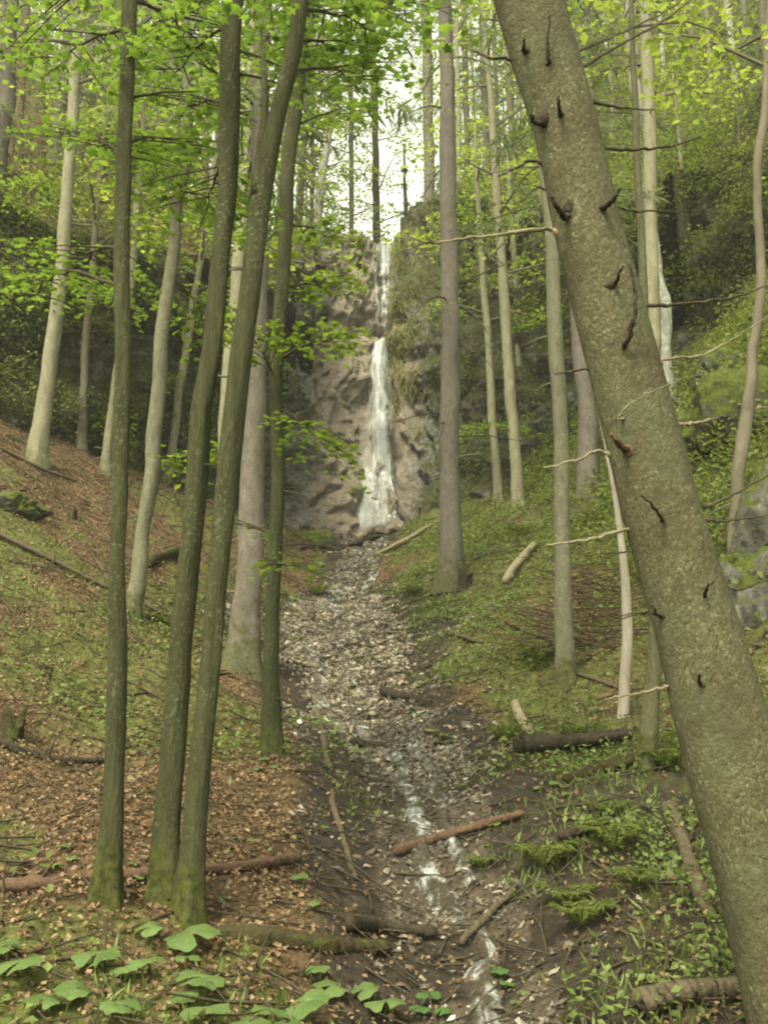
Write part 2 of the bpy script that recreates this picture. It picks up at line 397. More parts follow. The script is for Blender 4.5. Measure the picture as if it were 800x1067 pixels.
def rock_mat(name='mossy_rock', mossy=.5):
    s = N(name); v = s.coord('Object')
    rock = s.ramp(s.noise(v, 6, 7, .75, .4), [(.3, (.04, .037, .03)), (.5, (.13, .122, .105)), (.68, (.27, .26, .23))])
    g = s.n('ShaderNodeNewGeometry'); sx = s.n('ShaderNodeSeparateXYZ'); s.l(g.outputs['Normal'], sx.inputs[0])
    moss = s.ramp(s.noise(v, 16, 5, .7), [(.3, (.035, .043, .008)), (.6, (.10, .12, .02)), (.8, (.17, .19, .035))])
    mf = s.math('ADD', s.math('MULTIPLY', sx.outputs[2], .6), s.math('ADD', s.noise(v, 3, 5, .7), mossy - .5))
    c = s.mix(s.ramp(mf, [(.52, 0.0), (.7, 1.0)]), rock, moss)
    s.bump(s.noise(v, 12, 6, .75), 1.0, .06)
    return s.base(c, .8, .25)
M['rock_mossy'] = rock_mat('rock_mossy', .75)
M['rock_bare'] = rock_mat('rock_bare', .38)
M['stone'] = None
def stone_mat(nm, stops, ro):
    s = N(nm); v = s.coord('Object')
    c = s.ramp(s.island(), stops)
    c = s.mix(.3, c, s.ramp(s.noise(v, 25, 4), [(.3, (.05, .04, .03)), (.7, (.4, .35, .28))]))
    return s.base(c, ro, .4)
M['stone'] = stone_mat('rubble_stone', [(0, (.03, .022, .015)), (.45, (.085, .062, .042)), (.70, (.175, .138, .098)), (.9, (.33, .28, .215)), (1, (.48, .43, .345))], .55)
M['stone_dark'] = stone_mat('dark_brown_stone', [(0, (.018, .014, .010)), (.5, (.045, .034, .024)), (.8, (.095, .074, .053)), (.95, (.19, .16, .12)), (1, (.36, .31, .25))], .32)
def water_mat(name, lo, hi, vec_scale, dens=1.0):
    s = N(name); v = s.coord('Object', vec_scale)
    n = s.noise(v, 1.0, 5, .65, .2)
    a = s.n('ShaderNodeVertexColor', layer_name='mask'); sep = s.n('ShaderNodeSeparateColor'); s.l(a.outputs[0], sep.inputs[0])
    s.base((.80, .84, .87), .2, .5)
    tl = s.n('ShaderNodeBsdfTranslucent'); tl.inputs[0].default_value = (.8, .83, .84, 1)
    m0 = s.n('ShaderNodeMixShader'); m0.inputs[0].default_value = .4; s.l(s.p.outputs[0], m0.inputs[1]); s.l(tl.outputs[0], m0.inputs[2])
    tr = s.n('ShaderNodeBsdfTransparent')
    mx = s.n('ShaderNodeMixShader')
    f = s.math('MULTIPLY', s.ramp(n, [(lo, 0.0), (hi, 1.0)]), s.math('MULTIPLY', sep.outputs[0], dens), True)
    s.l(f, mx.inputs[0]); s.l(tr.outputs[0], mx.inputs[1]); s.l(m0.outputs[0], mx.inputs[2]); s.l(mx.outputs[0], s.out.inputs[0])
    return s.m
M['fall'] = water_mat('falling_water', .26, .66, (11, 11, .45))
def stream_mat():
    s = N('stream_water'); v = s.coord('Object')
    n = s.noise(s.coord('Object', (1, .45, 1)), 9, 5, .7, .6)
    foam = s.ramp(n, [(.48, 0.0), (.68, .9)])
    c = s.mix(foam, (.07, .058, .042), (.56, .58, .59))
    s.base(c, .08, .6); s.bump(s.noise(v, 22, 4), .6, .03)
    tr = s.n('ShaderNodeBsdfTransparent'); mx = s.n('ShaderNodeMixShader')
    f = s.math('ADD', s.math('MULTIPLY', foam, .4), .55, True)
    s.l(f, mx.inputs[0]); s.l(tr.outputs[0], mx.inputs[1]); s.l(s.p.outputs[0], mx.inputs[2]); s.l(mx.outputs[0], s.out.inputs[0])
    return s.m
M['stream'] = stream_mat()

# ------------------------------------------------------------------ ground sheet
def axis(parts):
    return np.concatenate([np.arange(a, b, s) for a, b, s in parts] + [[parts[-1][1]]])
gx = axis([(-60, -30, 1.5), (-30, -12, .35), (-12, -5, .14), (-5, 5, .06), (5, 12, .14), (12, 30, .35), (30, 60, 1.5)])
gy = axis([(-25, -3, 1.0), (-3, 2, .2), (2, 10, .06), (10, 20, .10), (20, 34, .14), (34, 60, .35), (60, 120, 1.5)])
X, Y = np.meshgrid(gx, gy)
Z = H(X, Y)
def masks(x, y):
    d = x - xs(y); c = yc(x)
    w = np.interp(y, [3, 6, 9, 11, 13, 16, 19, 24, 30], [.26, .34, .46, .55, .92, .66, .32, .38, .7])
    off = np.interp(y, [3, 7, 10, 13, 17, 30], [0, .15, .1, .1, 0, 0])
    rub = sm(1.25, .7, np.abs(d - off) / w)
    rub = rub * (.25 + .75 * sm(-.45, .15, fbm(x * 1.9, y * 1.3, 0, 3, 177)))
    mud = sm(.2, .8, d) * sm(2.6, 1.6, d) * sm(8.5, 6.0, y) * .62 + sm(2.6, 1.4, np.abs(d) / w) * .9
    n = fbm(x * .45, y * .45, 0, 4, 77)
    moss = .46 + .42 * n + .42 * fbm(x * 1.5, y * 1.5, 0, 3, 87)
    moss = moss + .26 * sm(0, 1.5, d) + .22 * sm(.7, 1.4, d) * sm(7, 9, y) + .12 + .3 * sm(4.9, 4.1, y) * sm(.1, -.5, d) + .22 * sm(.7, 1.3, d) * sm(8, 6, y) + .10 * sm(-.8, -2.5, d) * sm(5, 7, y) * sm(12, 9, y) - .32 * sm(-.5, -2.5, d) * sm(6, 9, y) * sm(19, 12, y) * .2
    moss = moss - .35 * sm(11, 15, y) * sm(-2, -4, d) - .25 * sm(-.5, -1.2, d) * sm(7.5, 5.5, y)
    moss = moss - .5 * sm(3, 6, y - c) * sm(-1, -6, x)
    return np.clip(moss, 0, 1), np.clip(mud, 0, 1), np.clip(rub, 0, 1)
mo, mu, ru = masks(X, Y)
nx_, ny_ = len(gx), len(gy)
i, j = np.meshgrid(np.arange(ny_ - 1), np.arange(nx_ - 1), indexing='ij')
q = np.stack([i * nx_ + j, i * nx_ + j + 1, (i + 1) * nx_ + j + 1, (i + 1) * nx_ + j], -1).reshape(-1, 4)
mb = MB().add(np.stack([X, Y, Z], -1), q)
o = mb.build('ground', M['ground'], attr=np.stack([mo, mu, ru, np.ones_like(mo)], -1).reshape(-1, 4))
tag(o, kind='structure')

def slope_normal(x, y, e=.08):
    n = np.stack([-(H(x + e, y) - H(x - e, y)) / (2 * e), -(H(x, y + e) - H(x, y - e)) / (2 * e), np.ones_like(x)], -1)
    return n / np.linalg.norm(n, axis=1)[:, None]

# ------------------------------------------------------------------ cliff
def cliff_pt(x, t):
    """point on the rock face for plan coordinate x and height fraction t (0 foot, 1 brow)"""
    x = np.asarray(x, float); t = np.asarray(t, float)
    x, t = np.broadcast_arrays(x, t)
    ht = cht(x); y0 = yc(x)
    z0 = lower(x, y0) - .75
    dy = (yc(x + .2) - yc(x - .2)) / .4
    nx, ny = dy, -np.ones_like(dy); L = np.hypot(nx, ny); nx, ny = nx / L, ny / L
    tt = np.minimum(t, 1)
    y = y0 + .2 * ht * tt
    z = z0 + (ht + .8) * tt
    k = np.exp(-((x + .35) / 1.5) ** 2)
    bul = k * (.95 * sm(.655, .585, tt) + .9 * sm(.5, 0, tt) ** 1.3)                # tufa cone under the ledge
    bul = bul - .55 * np.exp(-((x - .05) / .45) ** 2) * sm(.60, .66, tt)           # gully of the upper drop
    bul = bul + .5 * np.exp(-((x - .95) / .5) ** 2) * sm(.66, .74, tt) * sm(.98, .9, tt)
    rough = np.clip(1 - .55 * k, .4, 1)
    P3 = (x, y * .6, z)
    d = .55 * fbm(x * .45, y * .45, z * .45, 3, 5) + .42 * np.abs(fbm(x * 1.1, y * .6, z * (1.3 - .6 * k), 4, 15)) * rough \
        + .16 * fbm(x * 2.9, y, z * 3.4, 3, 25) * rough + .05 * fbm(x * 9, y * 3, z * 9, 2, 35)
    d = d + k * (.13 * fbm(x * 3.6, 3.1, z * .7, 4, 45) + .15 * np.abs(fbm(x * 1.9 + 4, 1.0, z * .55, 4, 47)) + .13 * fbm(x * 6, 2, z * 4, 4, 49) + .10 * np.abs(fbm(x * 12, y, z * 11, 3, 53)))
    lay = np.abs(((z * .8 + .7 * fbm(x * .3, 0, z * .3, 2, 51)) % 1.0) - .5) * 2
    d = d + .22 * (lay - .5) * (1 - k)
    over = np.maximum(t - 1, 0)
    fade = 1 - sm(1.0, 1.2, t)
    d = (d + bul) * fade
    y = y + over * 6
    z = np.where(t > 1, H(x, y) + .05 * fade - .12 * sm(1.12, 1.2, t), z)
    return x + nx * d * .8, y + ny * d, z
cxs = np.concatenate([np.arange(-24, -9, .2), np.arange(-9, -3.4, .09), np.arange(-3.4, 3.4, .035), np.arange(3.4, 9, .09), np.arange(9, 20, .2)])
cts = np.concatenate([np.linspace(0, 1, 210), np.linspace(1.01, 1.2, 8)])
CX, CT = np.meshgrid(cxs, cts)
cX, cY, cZ = cliff_pt(CX, CT)
tuf = np.exp(-((CX + .45) / 1.75) ** 4) * (.95 - .25 * sm(.6, .75, CT)) + .1
tuf = np.where((CX > .35) & (CT > .7), tuf * .35, tuf)
ms = .62 * sm(-1.8, -3.6, CX) + .62 * sm(1.0, 2.0, CX) + .25 * sm(.85, 1.02, CT) + .42 * sm(.3, .8, CX) * sm(.62, .8, CT) - .15 * (1 - sm(-2.6, -3.6, CX)) * sm(-.9, -1.6, CX)
m_, n_ = CX.shape
i, j = np.meshgrid(np.arange(m_ - 1), np.arange(n_ - 1), indexing='ij')
q = np.stack([i * n_ + j, i * n_ + j + 1, (i + 1) * n_ + j + 1, (i + 1) * n_ + j], -1).reshape(-1, 4)
mb = MB().add(np.stack([cX, cY, cZ], -1), q)
o = mb.build('cliff', M['cliff'], attr=np.stack([np.clip(tuf, 0, 1), np.clip(ms, 0, 1), 0 * tuf, 1 + 0 * tuf], -1).reshape(-1, 4))
tag(o, kind='structure')

# ------------------------------------------------------------------ water
mb = MB(); att = []
def veil(xc0, xc1, w0, w1, t0, t1, off, n=14, m=60, bow=.08, a0=1., a1=1., seed=0):
    s_ = np.linspace(-1, 1, n)[None]; q_ = np.linspace(0, 1, m)[:, None]
    wob = .06 * fbm(q_ * 3, seed, 0, 2, seed)
    xx = xc0 + (xc1 - xc0) * q_ + wob + s_ * (w0 + (w1 - w0) * q_) * .5 * (1 + .25 * fbm(q_ * 4, s_ * 2, seed, 2, 3 + seed))
    tt = t0 + (t1 - t0) * q_ + 0 * s_
    fx, fy, fz = cliff_pt(xx, tt)
    if off == 'free':                      # free drop: leaves the lip and falls clear of the face
        lx, ly, lz = cliff_pt(xx[0:1], np.full_like(xx[0:1], t0))
        fy = np.minimum(ly - .10 - .16 * np.sqrt(q_) , fy - .05); fx = xx
    else:
        k = np.ones(9) / 9
        fy = np.stack([np.convolve(np.pad(fy[:, c], 4, 'edge'), k, 'valid') for c in range(n)], 1) - off
        fx = xx
    fy = fy - bow * (1 - s_ ** 2)
    i, j = np.meshgrid(np.arange(m - 1), np.arange(n - 1), indexing='ij')
    f = np.stack([i * n + j, i * n + j + 1, (i + 1) * n + j + 1, (i + 1) * n + j], -1).reshape(-1, 4)
    mb.add(np.stack([fx, fy, fz], -1), f)
    al = (a0 + (a1 - a0) * q_) * (1 - np.abs(s_) ** 3) * sm(0, .03, q_) * sm(1.0, .94, q_)
    att.append(np.stack([al, al, al, 1 + 0 * al], -1).reshape(-1, 4))
# lip and upper drop: a few separate strings of water
veil(.06, .02, .50, .34, 1.03, .86, .08, a0=1.2, a1=.9, seed=1)
for k, (xa, xb, w, a) in enumerate([(-.12, -.17, .11, .9), (.02, -.02, .10, 1.0), (.12, .08, .13, 1.2), (.22, .17, .08, .9), (-.22, -.3, .05, .6)]):
    veil(xa - .1, xb - .1, w * 1.2, w * .9, .99, .575, 'free', n=6, a0=1.2 * a, a1=.6 * a, seed=10 + k, bow=.03)
# lower fall over the ledge, spreading at its foot
veil(-.22, -.12, .66, .95, .60, .28, .12, a0=1.0, a1=.42, seed=3)
veil(-.20, -.18, .38, .50, .595, .26, .20, a0=.8, a1=.4, seed=4)
veil(-.12, .12, .40, .45, .34, .01, .12, a0=.8, a1=.7, seed=5)
veil(-.10, -.85, .32, .85, .28, .01, .11, a0=.7, a1=.6, seed=6)
veil(-.15, -.35, .80, 1.9, .34, .01, .16, a0=.35, a1=.45, seed=7)
veil(.16, .28, .10, .14, .22, .03, .17, n=6, a0=1.3, a1=1.1, seed=8)
o = mb.build('waterfall', M['fall'], attr=np.concatenate(att)); tag(o, kind='structure')

mb = MB()
def rill(y0, y1, dx, w, m=200, seed=0, up=.035):
    yy = np.linspace(y0, y1, m)
    cx = xs(yy) + dx + .10 * fbm(yy * .9, seed, 0, 3, seed) * 1.2
    ww = w * (.7 + .6 * (.5 + .5 * fbm(yy * 1.3, seed + 4, 0, 2, seed))) * .5
    n = 9; s_ = np.linspace(-1, 1, n)[None]
    xx = cx[:, None] + ww[:, None] * s_; y2 = yy[:, None] + 0 * xx
    zz = H(cx, yy)[:, None] * .6 + H(xx, y2) * .4 + up - .05 * s_ ** 2
    i, j = np.meshgrid(np.arange(m - 1), np.arange(n - 1), indexing='ij')
    f = np.stack([i * n + j, i * n + j + 1, (i + 1) * n + j + 1, (i + 1) * n + j], -1).reshape(-1, 4)
    mb.add(np.stack([xx, y2, zz], -1), f)
rill(3.0, 9.6, -.02, .17, 330, 2); rill(9.2, 12.0, -.35, .24, 140, 4); rill(15.5, 29.6, -.1, .55, 420, 3)
rill(5.5, 8.6, .26, .10, 140, 6); rill(18, 29, .45, .3, 260, 7); rill(9.5, 16.5, .15, .12, 160, 9, .02)
o = mb.build('stream_water', M['stream']); tag(o, kind='structure')

# ------------------------------------------------------------------ scattered stuff on the ground
def wedge(n, y0, y1, p=1.0, xl=-1e9, xr=1e9, half=.46, mg=1.0):
    """random ground points in the wedge-shaped valley floor, thinning out with distance (density ~ y^-p)"""
    e = 2 - p
    u = rng.random(n); y = (u * (y1 ** e - y0 ** e) + y0 ** e) ** (1 / e)
    x = (rng.random(n) * 2 - 1) * (half * y + mg)
    k = (x > xl) & (x < xr)
    return x[k], y[k]
def surf(x, y, up=0.0):
    return np.stack([x, y, H(x, y) + up], -1)

# leaf litter
x, y = wedge(500000, 2.6, 36, 1.0)
mo, mu, ru = masks(x, y)
pr = np.clip(1.15 - mo * 1.1, .28, 1) * (1 - .85 * ru) * (1 - .93 * mu) * np.where(x > xs(y) + 1, .5, 1)
pr = pr * np.where((y > yc(x) - .3) & (y < yc(x) + 3), 0, 1)
k = rng.random(len(x)) < pr; x, y = x[k], y[k]; n = len(x)
nr = slope_normal(x, y) + rng.normal(size=(n, 3)) * .38
mb = MB(); inst(mb, DIA_V, DIA_F, surf(x, y, .012 + .02 * rng.random(n)[:] * 1.0), rotmats(nr, rnd_dir(n)), np.stack([rng.uniform(.014, .032, n) * (1 + .03 * y)] * 3, -1) * np.stack([rng.uniform(.9, 1.4, n), np.ones(n), rng.uniform(.5, 3, n)], -1))
tag(mb.build('leaf_litter', M['litter'], smooth=False), kind='stuff')

# low herbs
x, y = wedge(240000, 2.6, 29, .9)
mo, mu, ru = masks(x, y)
pat = fbm(x * 1.3, y * 1.3, 0, 3, 123)
pr = np.clip(mo * 1.5 - .35, .02, 1) * sm(-.25, .45, pat) * (1 - ru) * (1 - .25 * mu)
pr = pr * np.where(y > yc(x) - .2, 0, 1) * np.where(x > xs(y) + .9, 1.5, .75)
k = rng.random(len(x)) < pr; x, y = x[k], y[k]; n = len(x)
nr = np.array([0, -.25, 1.0]) + rng.normal(size=(n, 3)) * .45
mb = MB(); inst(mb, DIA_V, DIA_F, surf(x, y, .0) + np.stack([0 * x, 0 * x, .015 + .11 * rng.random(n) ** 1.5], -1), rotmats(nr, rnd_dir(n)), rng.uniform(.015, .048, n) * (1 + .03 * y))
# grass-like blades and moss tips
x, y = wedge(170000, 2.6, 26, .95)
mo, mu, ru = masks(x, y)
pr = np.clip(mo * 1.4 - .45, 0, 1) * (1 - ru) * (1 - .15 * mu) * np.where(y > yc(x) - .2, 0, 1) * sm(-.35, .3, fbm(x * .9, y * .9, 0, 3, 223))
k = rng.random(len(x)) < pr; x, y = x[k], y[k]; n = len(x)
fw = np.array([0, 0, 1.0]) + rng.normal(size=(n, 3)) * .55
inst(mb, NEE_V, NEE_F, surf(x, y, -.005), rotmats(rnd_dir(n) + np.array([0, -1.2, .2]), fw), rng.uniform(.03, .085, n))
tag(mb.build('ground_cover_undergrowth', M['leaf_herb'], smooth=False), kind='stuff')

# stream rubble
OCT = np.array([(1, 0, 0), (-1, 0, 0), (0, 1, 0), (0, -1, 0), (0, 0, 1), (0, 0, -1)], float)
CUB = np.array([(a, b, c) for a in (-1, 1) for b in (-1, 1) for c in (-1, 1)], float) * .8
CUB_F = np.array([(0, 1, 3, 2), (4, 6, 7, 5), (0, 4, 5, 1), (2, 3, 7, 6), (0, 2, 6, 4), (1, 5, 7, 3)])
x, y = wedge(220000, 2.8, 30, .9, half=.0, mg=2.2)
x = x + xs(y)
mo, mu, ru = masks(x, y)
pr = ru + .20 * mu * sm(-.2, .4, fbm(x * 2.3, y * 2.3, 0, 3, 191)) * 1.6
k = rng.random(len(x)) < pr * np.interp(y, [3, 6, 9, 11, 16, 18, 30], [.35, .5, .7, 1, 1, .6, .7]); x, y = x[k], y[k]; n = len(x)
mb = MB()
sz = (.005 + .014 * rng.random(n) ** 3.0) * (1 + .045 * y) * np.where(y < 7.5, .72, 1)
Mx = rotmats(slope_normal(x, y) + rng.normal(size=(n, 3)) * .45, rnd_dir(n))
V = (CUB[None] + .28 * np.clip(rng.normal(size=(n, 8, 3)), -1.3, 1.3)) * (1 + .22 * np.clip(rng.normal(size=(n, 8, 1)), -1.3, 1.3)) * (sz[:, None] * np.stack([rng.uniform(.5, 1.1, n), rng.uniform(.8, 2.2, n), rng.uniform(.35, .9, n)], -1))[:, None]
V = np.einsum('nij,nkj->nki', Mx, V) + surf(x, y, .01)[:, None]
dry = rng.random(n) < sm(9.2, 11.0, y) * sm(20, 16, y) * .9 + .12
for cur, kk in ((0, dry), (1, ~dry)):
    mb.cur = cur; m_ = int(kk.sum()); mb.add(V[kk], (CUB_F[None] + (np.arange(m_) * 8)[:, None, None]).reshape(-1, 4))
tag(mb.build('stream_rubble', [M['stone'], M['stone_dark']], smooth=False), kind='stuff')

# twigs
mb = MB()
x, y = wedge(4200, 2.8, 26, .9)
k = y < yc(x) - .4; x, y = x[k], y[k]
for a, b in zip(x, y):
    L = rng.uniform(.08, .5) * (1 + .04 * b); th = rng.random() * 6.28
    pp = [np.array([a + math.cos(th) * L * s_, b + math.sin(th) * L * s_, 0]) for s_ in (-.5, 0.06, .5)]
    for w in pp: w[2] = float(H(w[0], w[1])) + .02
    pp[1] += rng.normal(size=3) * .03 * L; pp[2][2] += abs(rng.normal()) * .12 * L
    r = rng.uniform(.002, .007) * (1 + .05 * b)
    tube(mb, pp, [r, r * .8, r * .4], 4, caps=False)
tag(mb.build('twig_litter', M['twig']), kind='stuff')

# ------------------------------------------------------------------ undergrowth on banks and rock
mb = MB()
def clumps(pts, nrm, per, size, leaf, tv=DIA_V, tf=DIA_F):
    n = len(pts); c = np.repeat(pts, per, 0); nn = np.repeat(nrm, per, 0)
    p = c + rng.normal(size=(n * per, 3)) * size * np.array([1, 1, .6]) + nn * np.abs(rng.normal(size=(n * per, 1))) * size * .6
    nr = np.array([0, -.35, 1.0]) + rng.normal(size=(n * per, 3)) * .5
    fw = rnd_dir(n * per) + np.array([0, -.3, -.35])
    inst(mb, tv, tf, p, rotmats(nr, fw), rng.uniform(.6, 1.3, n * per) * leaf)
# steep bank under the trees at the stream's far side
x = rng.uniform(2.6, 13, 9000); y = rng.uniform(9, 27, 9000)
g = fbm(x * .5, y * .5, 0, 3, 91)
k = (rng.random(len(x)) < sm(-.5, .4, g)) & (x > 2.4 + .05 * y) & (x < .5 * y + 1)
clumps(surf(x[k], y[k], .05), slope_normal(x[k], y[k]), 18, .22, .085)
x = rng.uniform(.8, 4.5, 900); y = rng.uniform(15, 26, 900); k = (y < yc(x) - .3) & (rng.random(900) < sm(-.1, .5, fbm(x, y, 0, 3, 95)))
clumps(surf(x[k], y[k], .04), slope_normal(x[k], y[k]), 12, .15, .075)
# beyond the brow of the cliff
x = rng.uniform(-16, 20, 15000); y = yc(x) + 1.4 + .2 * cht(x) + rng.random(15000) ** 1.3 * 18
g = fbm(x * .4, y * .4, 0, 3, 99)
k = (rng.random(len(x)) < sm(-.5, .4, g) * np.where(x < -4, .3, 1)) & ((x < -.75 - .05 * (y - yc(x))) | (x > 1.7 + .02 * (y - yc(x))))
pz = surf(x[k], y[k], .1); pz[:, 2] += rng.random(len(pz)) ** 2.5 * 2.6
clumps(pz, slope_normal(x[k], y[k]), 14, .3, .13)
# hanging on the rock
x = np.concatenate([rng.uniform(-11, -2.4, 7500), rng.uniform(.6, 10, 5200)]); t = rng.random(len(x)) ** .8 * 1.02
fx, fy, fz = cliff_pt(x, t); pts = np.stack([fx, fy, fz], -1)
g = fbm(x * .8, fz * .9, 0, 3, 111)
k = rng.random(len(x)) < sm(-.35, .4, g) * np.where(x < 0, .75 * sm(-2.2, -4, x) + .1, 1) * np.where((x > .5) & (x < 2.2) & (t < .6), .15, 1)
clumps(pts[k], np.tile([0, -1.0, .3], (k.sum(), 1)), 16, .2, .085)
tag(mb.build('bank_undergrowth', M['leaf_under'], smooth=False), kind='stuff')
# dry grass hanging beside the fall
mb = MB()
x = rng.uniform(.28, 1.5, 500); t = rng.uniform(.28, .62, 500) + .36 * (rng.random(500) < .35)
fx, fy, fz = cliff_pt(x, t); g = fbm(x * 1.4, fz * 1.1, 0, 2, 131); k = g > .12
p = np.repeat(np.stack([fx, fy, fz], -1)[k], 9, 0); n = len(p)
p = p + rng.normal(size=(n, 3)) * .10
inst(mb, NEE_V, NEE_F, p, rotmats(rnd_dir(n) + np.array([0, -1.5, .4]), np.array([0, -.35, -1.0]) + rng.normal(size=(n, 3)) * .35), rng.uniform(.25, .55, n) * np.array([[.45, 1, 1]]).T.ravel()[0] if False else np.stack([rng.uniform(.12, .25, n), rng.uniform(.25, .6, n), rng.uniform(.2, .4, n)], -1))
M['dry_grass'] = leaf_mat('dry_grass', [(0, (.10, .085, .035)), (.5, (.18, .155, .065)), (1, (.16, .19, .06))], .3)
tag(mb.build('cliff_grass', M['dry_grass'], smooth=False), kind='stuff')

# ------------------------------------------------------------------ trees
def spray_leaves(mb, centers, dirs, n_each, length, leaf, tv, tf, flat=.28, droop=.15, spread=.42):
    """flat leafy sprays: leaves both sides of short twigs"""
    K = len(centers); c = np.repeat(centers, n_each, 0); d = np.repeat(dirs, n_each, 0)
    d = d / (np.linalg.norm(d, axis=1)[:, None] + 1e-9)
    n = len(c); u = rng.random(n)
    up = np.array([0, 0, 1.0]); side = np.cross(d, up); side /= np.linalg.norm(side, axis=1)[:, None] + 1e-9
    sg = rng.uniform(-1, 1, n)
    ln = np.repeat(rng.uniform(.6, 1.25, K) * length, n_each)
    p = c + d * (u * ln)[:, None] + side * (sg * ln * spread * (1 - .55 * u))[:, None]
    p[:, 2] += rng.normal(size=n) * .06 * length - droop * (u ** 2 + sg ** 2 * .5) * ln
    fw = d * .7 + side * np.sign(sg)[:, None] * .9 + rng.normal(size=(n, 3)) * .35 + np.array([0, 0, -.3])
    nr = np.array([0, 0, 1.0]) + rng.normal(size=(n, 3)) * flat
    inst(mb, tv, tf, p, rotmats(nr, fw), rng.uniform(.45, 1.35, n) * leaf)

def trunk_path(path, d=None):
    """photo pixels -> (3D points, radii); foot snapped onto the ground"""
    if d is None:
        b = G(path[0][0], path[0][1]); d = b[1]
    pts = [P(u, v, d) for u, v, w in path]; rad = [px(w, p) / 2 for (u, v, w), p in zip(path, pts)]
    x0 = pts[0]
    zg = float(H(x0[0], x0[1]))
    if x0[2] - zg > .25:
        s_ = (pts[1] - pts[0]); s_ = s_ / max(s_[2], .2)
        b = pts[0] - s_ * (x0[2] - zg) * .6; b[2] = float(H(b[0], b[1]))
        pts.insert(0, b); rad.insert(0, rad[0] * 1.05)
    else:
        pts[0][2] = zg
    foot = pts[0].copy()
    pts[0] = pts[0] - np.array([0, 0, .12])
    return pts, rad, foot, d

def grow(name, label, path, d=None, h=14, bark='bark_mid', cat='tree', group=None, nseg=12, rough=.12, flare=.6, wig=.012, tip=.012, stubs=0, seed=None):
    pts, rad, foot, d = trunk_path(path, d)
    seed = int(abs(path[0][0]) + path[0][1]) if seed is None else seed
    top = pts[-1]; dirn = pts[-1] - pts[-2]; dirn /= np.linalg.norm(dirn)
    tot = foot[2] + h
    if top[2] < tot:
        k = 4; step = (tot - top[2]) / k
        for a in range(k):
            dirn = dirn * .85 + np.array([0, 0, 1]) * .15
            dn = dirn / dirn[2]
            pts.append(pts[-1] + dn * step); rad.append(max(tip, rad[len(rad) - 1] * (1 - (a + 1) / (k + .5) * .55)))
    A = smooth_path(np.concatenate([np.array(pts), np.array(rad)[:, None]], 1), max(30, int(h * 6)), 1.7)
    c, r = A[:, :3].copy(), np.maximum(A[:, 3], tip)
    s_ = h * np.linspace(0, 1, len(c)) ** 1.7
    w = wig * (1 + r * 10)
    c[:, 0] += w * fbm(s_ * .9, seed, 0, 3, seed); c[:, 1] += w * fbm(s_ * .9, seed + 9, 0, 3, seed + 1)
    t = empty(name, foot, label, cat, group)
    mbt = MB(); tube(mbt, c, r, nseg, rough, 6, seed, flare=flare)
    for k in range(stubs):      # short dead snags left on the stem
        a = rng.integers(len(c) // 8, len(c) * 2 // 3); th = rng.random() * 6.28
        dv = np.array([math.cos(th), math.sin(th) * .5, rng.uniform(-.35, .25)]); L = rng.uniform(.08, .9) * rng.uniform(.4, 1)
        q0 = c[a]; rr = r[a] * .14 + .003
        tube(mbt, [q0, q0 + dv * L * .5, q0 + dv * L + np.array([0, 0, -.08 * L])], [rr, rr * .7, rr * .25], 5)
    tk = mbt.build('trunk', M[bark], t, foot)
    return dict(t=t, foot=foot, c=c, r=r, d=d, h=h, seed=seed)

def leafy_branch(T, p0, p1, nleaf=120, leaf=.085, sag=.06, spr=7, slen=.32, tv=MAP_V, tf=MAP_F, mat='leaf_bright', r0=.012, spread=.42):
    p0 = np.asarray(p0, float); p1 = np.asarray(p1, float)
    L = np.linalg.norm(p1 - p0); v = (p1 - p0)
    n = 14; s_ = np.linspace(0, 1, n)[:, None]
    c = p0 + v * s_ + np.array([0, 0, 1.0]) * (np.sin(s_ * np.pi) * sag * L) + rng.normal(size=(n, 3)) * .012 * L * s_
    mbb = MB(); tube(mbb, c, np.linspace(r0, .003, n), 6, .1)
    vd = v / L; up = np.array([0, 0, 1.0]); sd = np.cross(vd, up); sd /= np.linalg.norm(sd) + 1e-9
    cen, dr = [], []
    for k in range(spr):
        u = .25 + .75 * (k + rng.random() * .6) / spr; u = min(u, .98)
        a = c[int(u * (n - 1))]; s1 = (-1) ** k
        dv = vd * .75 + sd * s1 * rng.uniform(.5, 1.0) + up * rng.uniform(-.12, .1)
        if k == spr - 1: dv = vd.copy(); a = c[-2]
        L2 = slen * (1.1 - .35 * u)
        tube(mbb, [a, a + dv * L2 * .6, a + dv * L2 * 1.1 + up * -.03], [.005, .004, .002], 4, caps=False)
        cen.append(a + dv * .05); dr.append(dv)
    b = mbb.build('branch', M['twig'], T['t'], T['foot'])
    mbl = MB(); spray_leaves(mbl, np.array(cen), np.array(dr), max(4, nleaf // spr), slen * 1.1, leaf, tv, tf, spread=spread)
    mbl.build('leaves', M[mat], b, T['foot'], smooth=False)
    return b

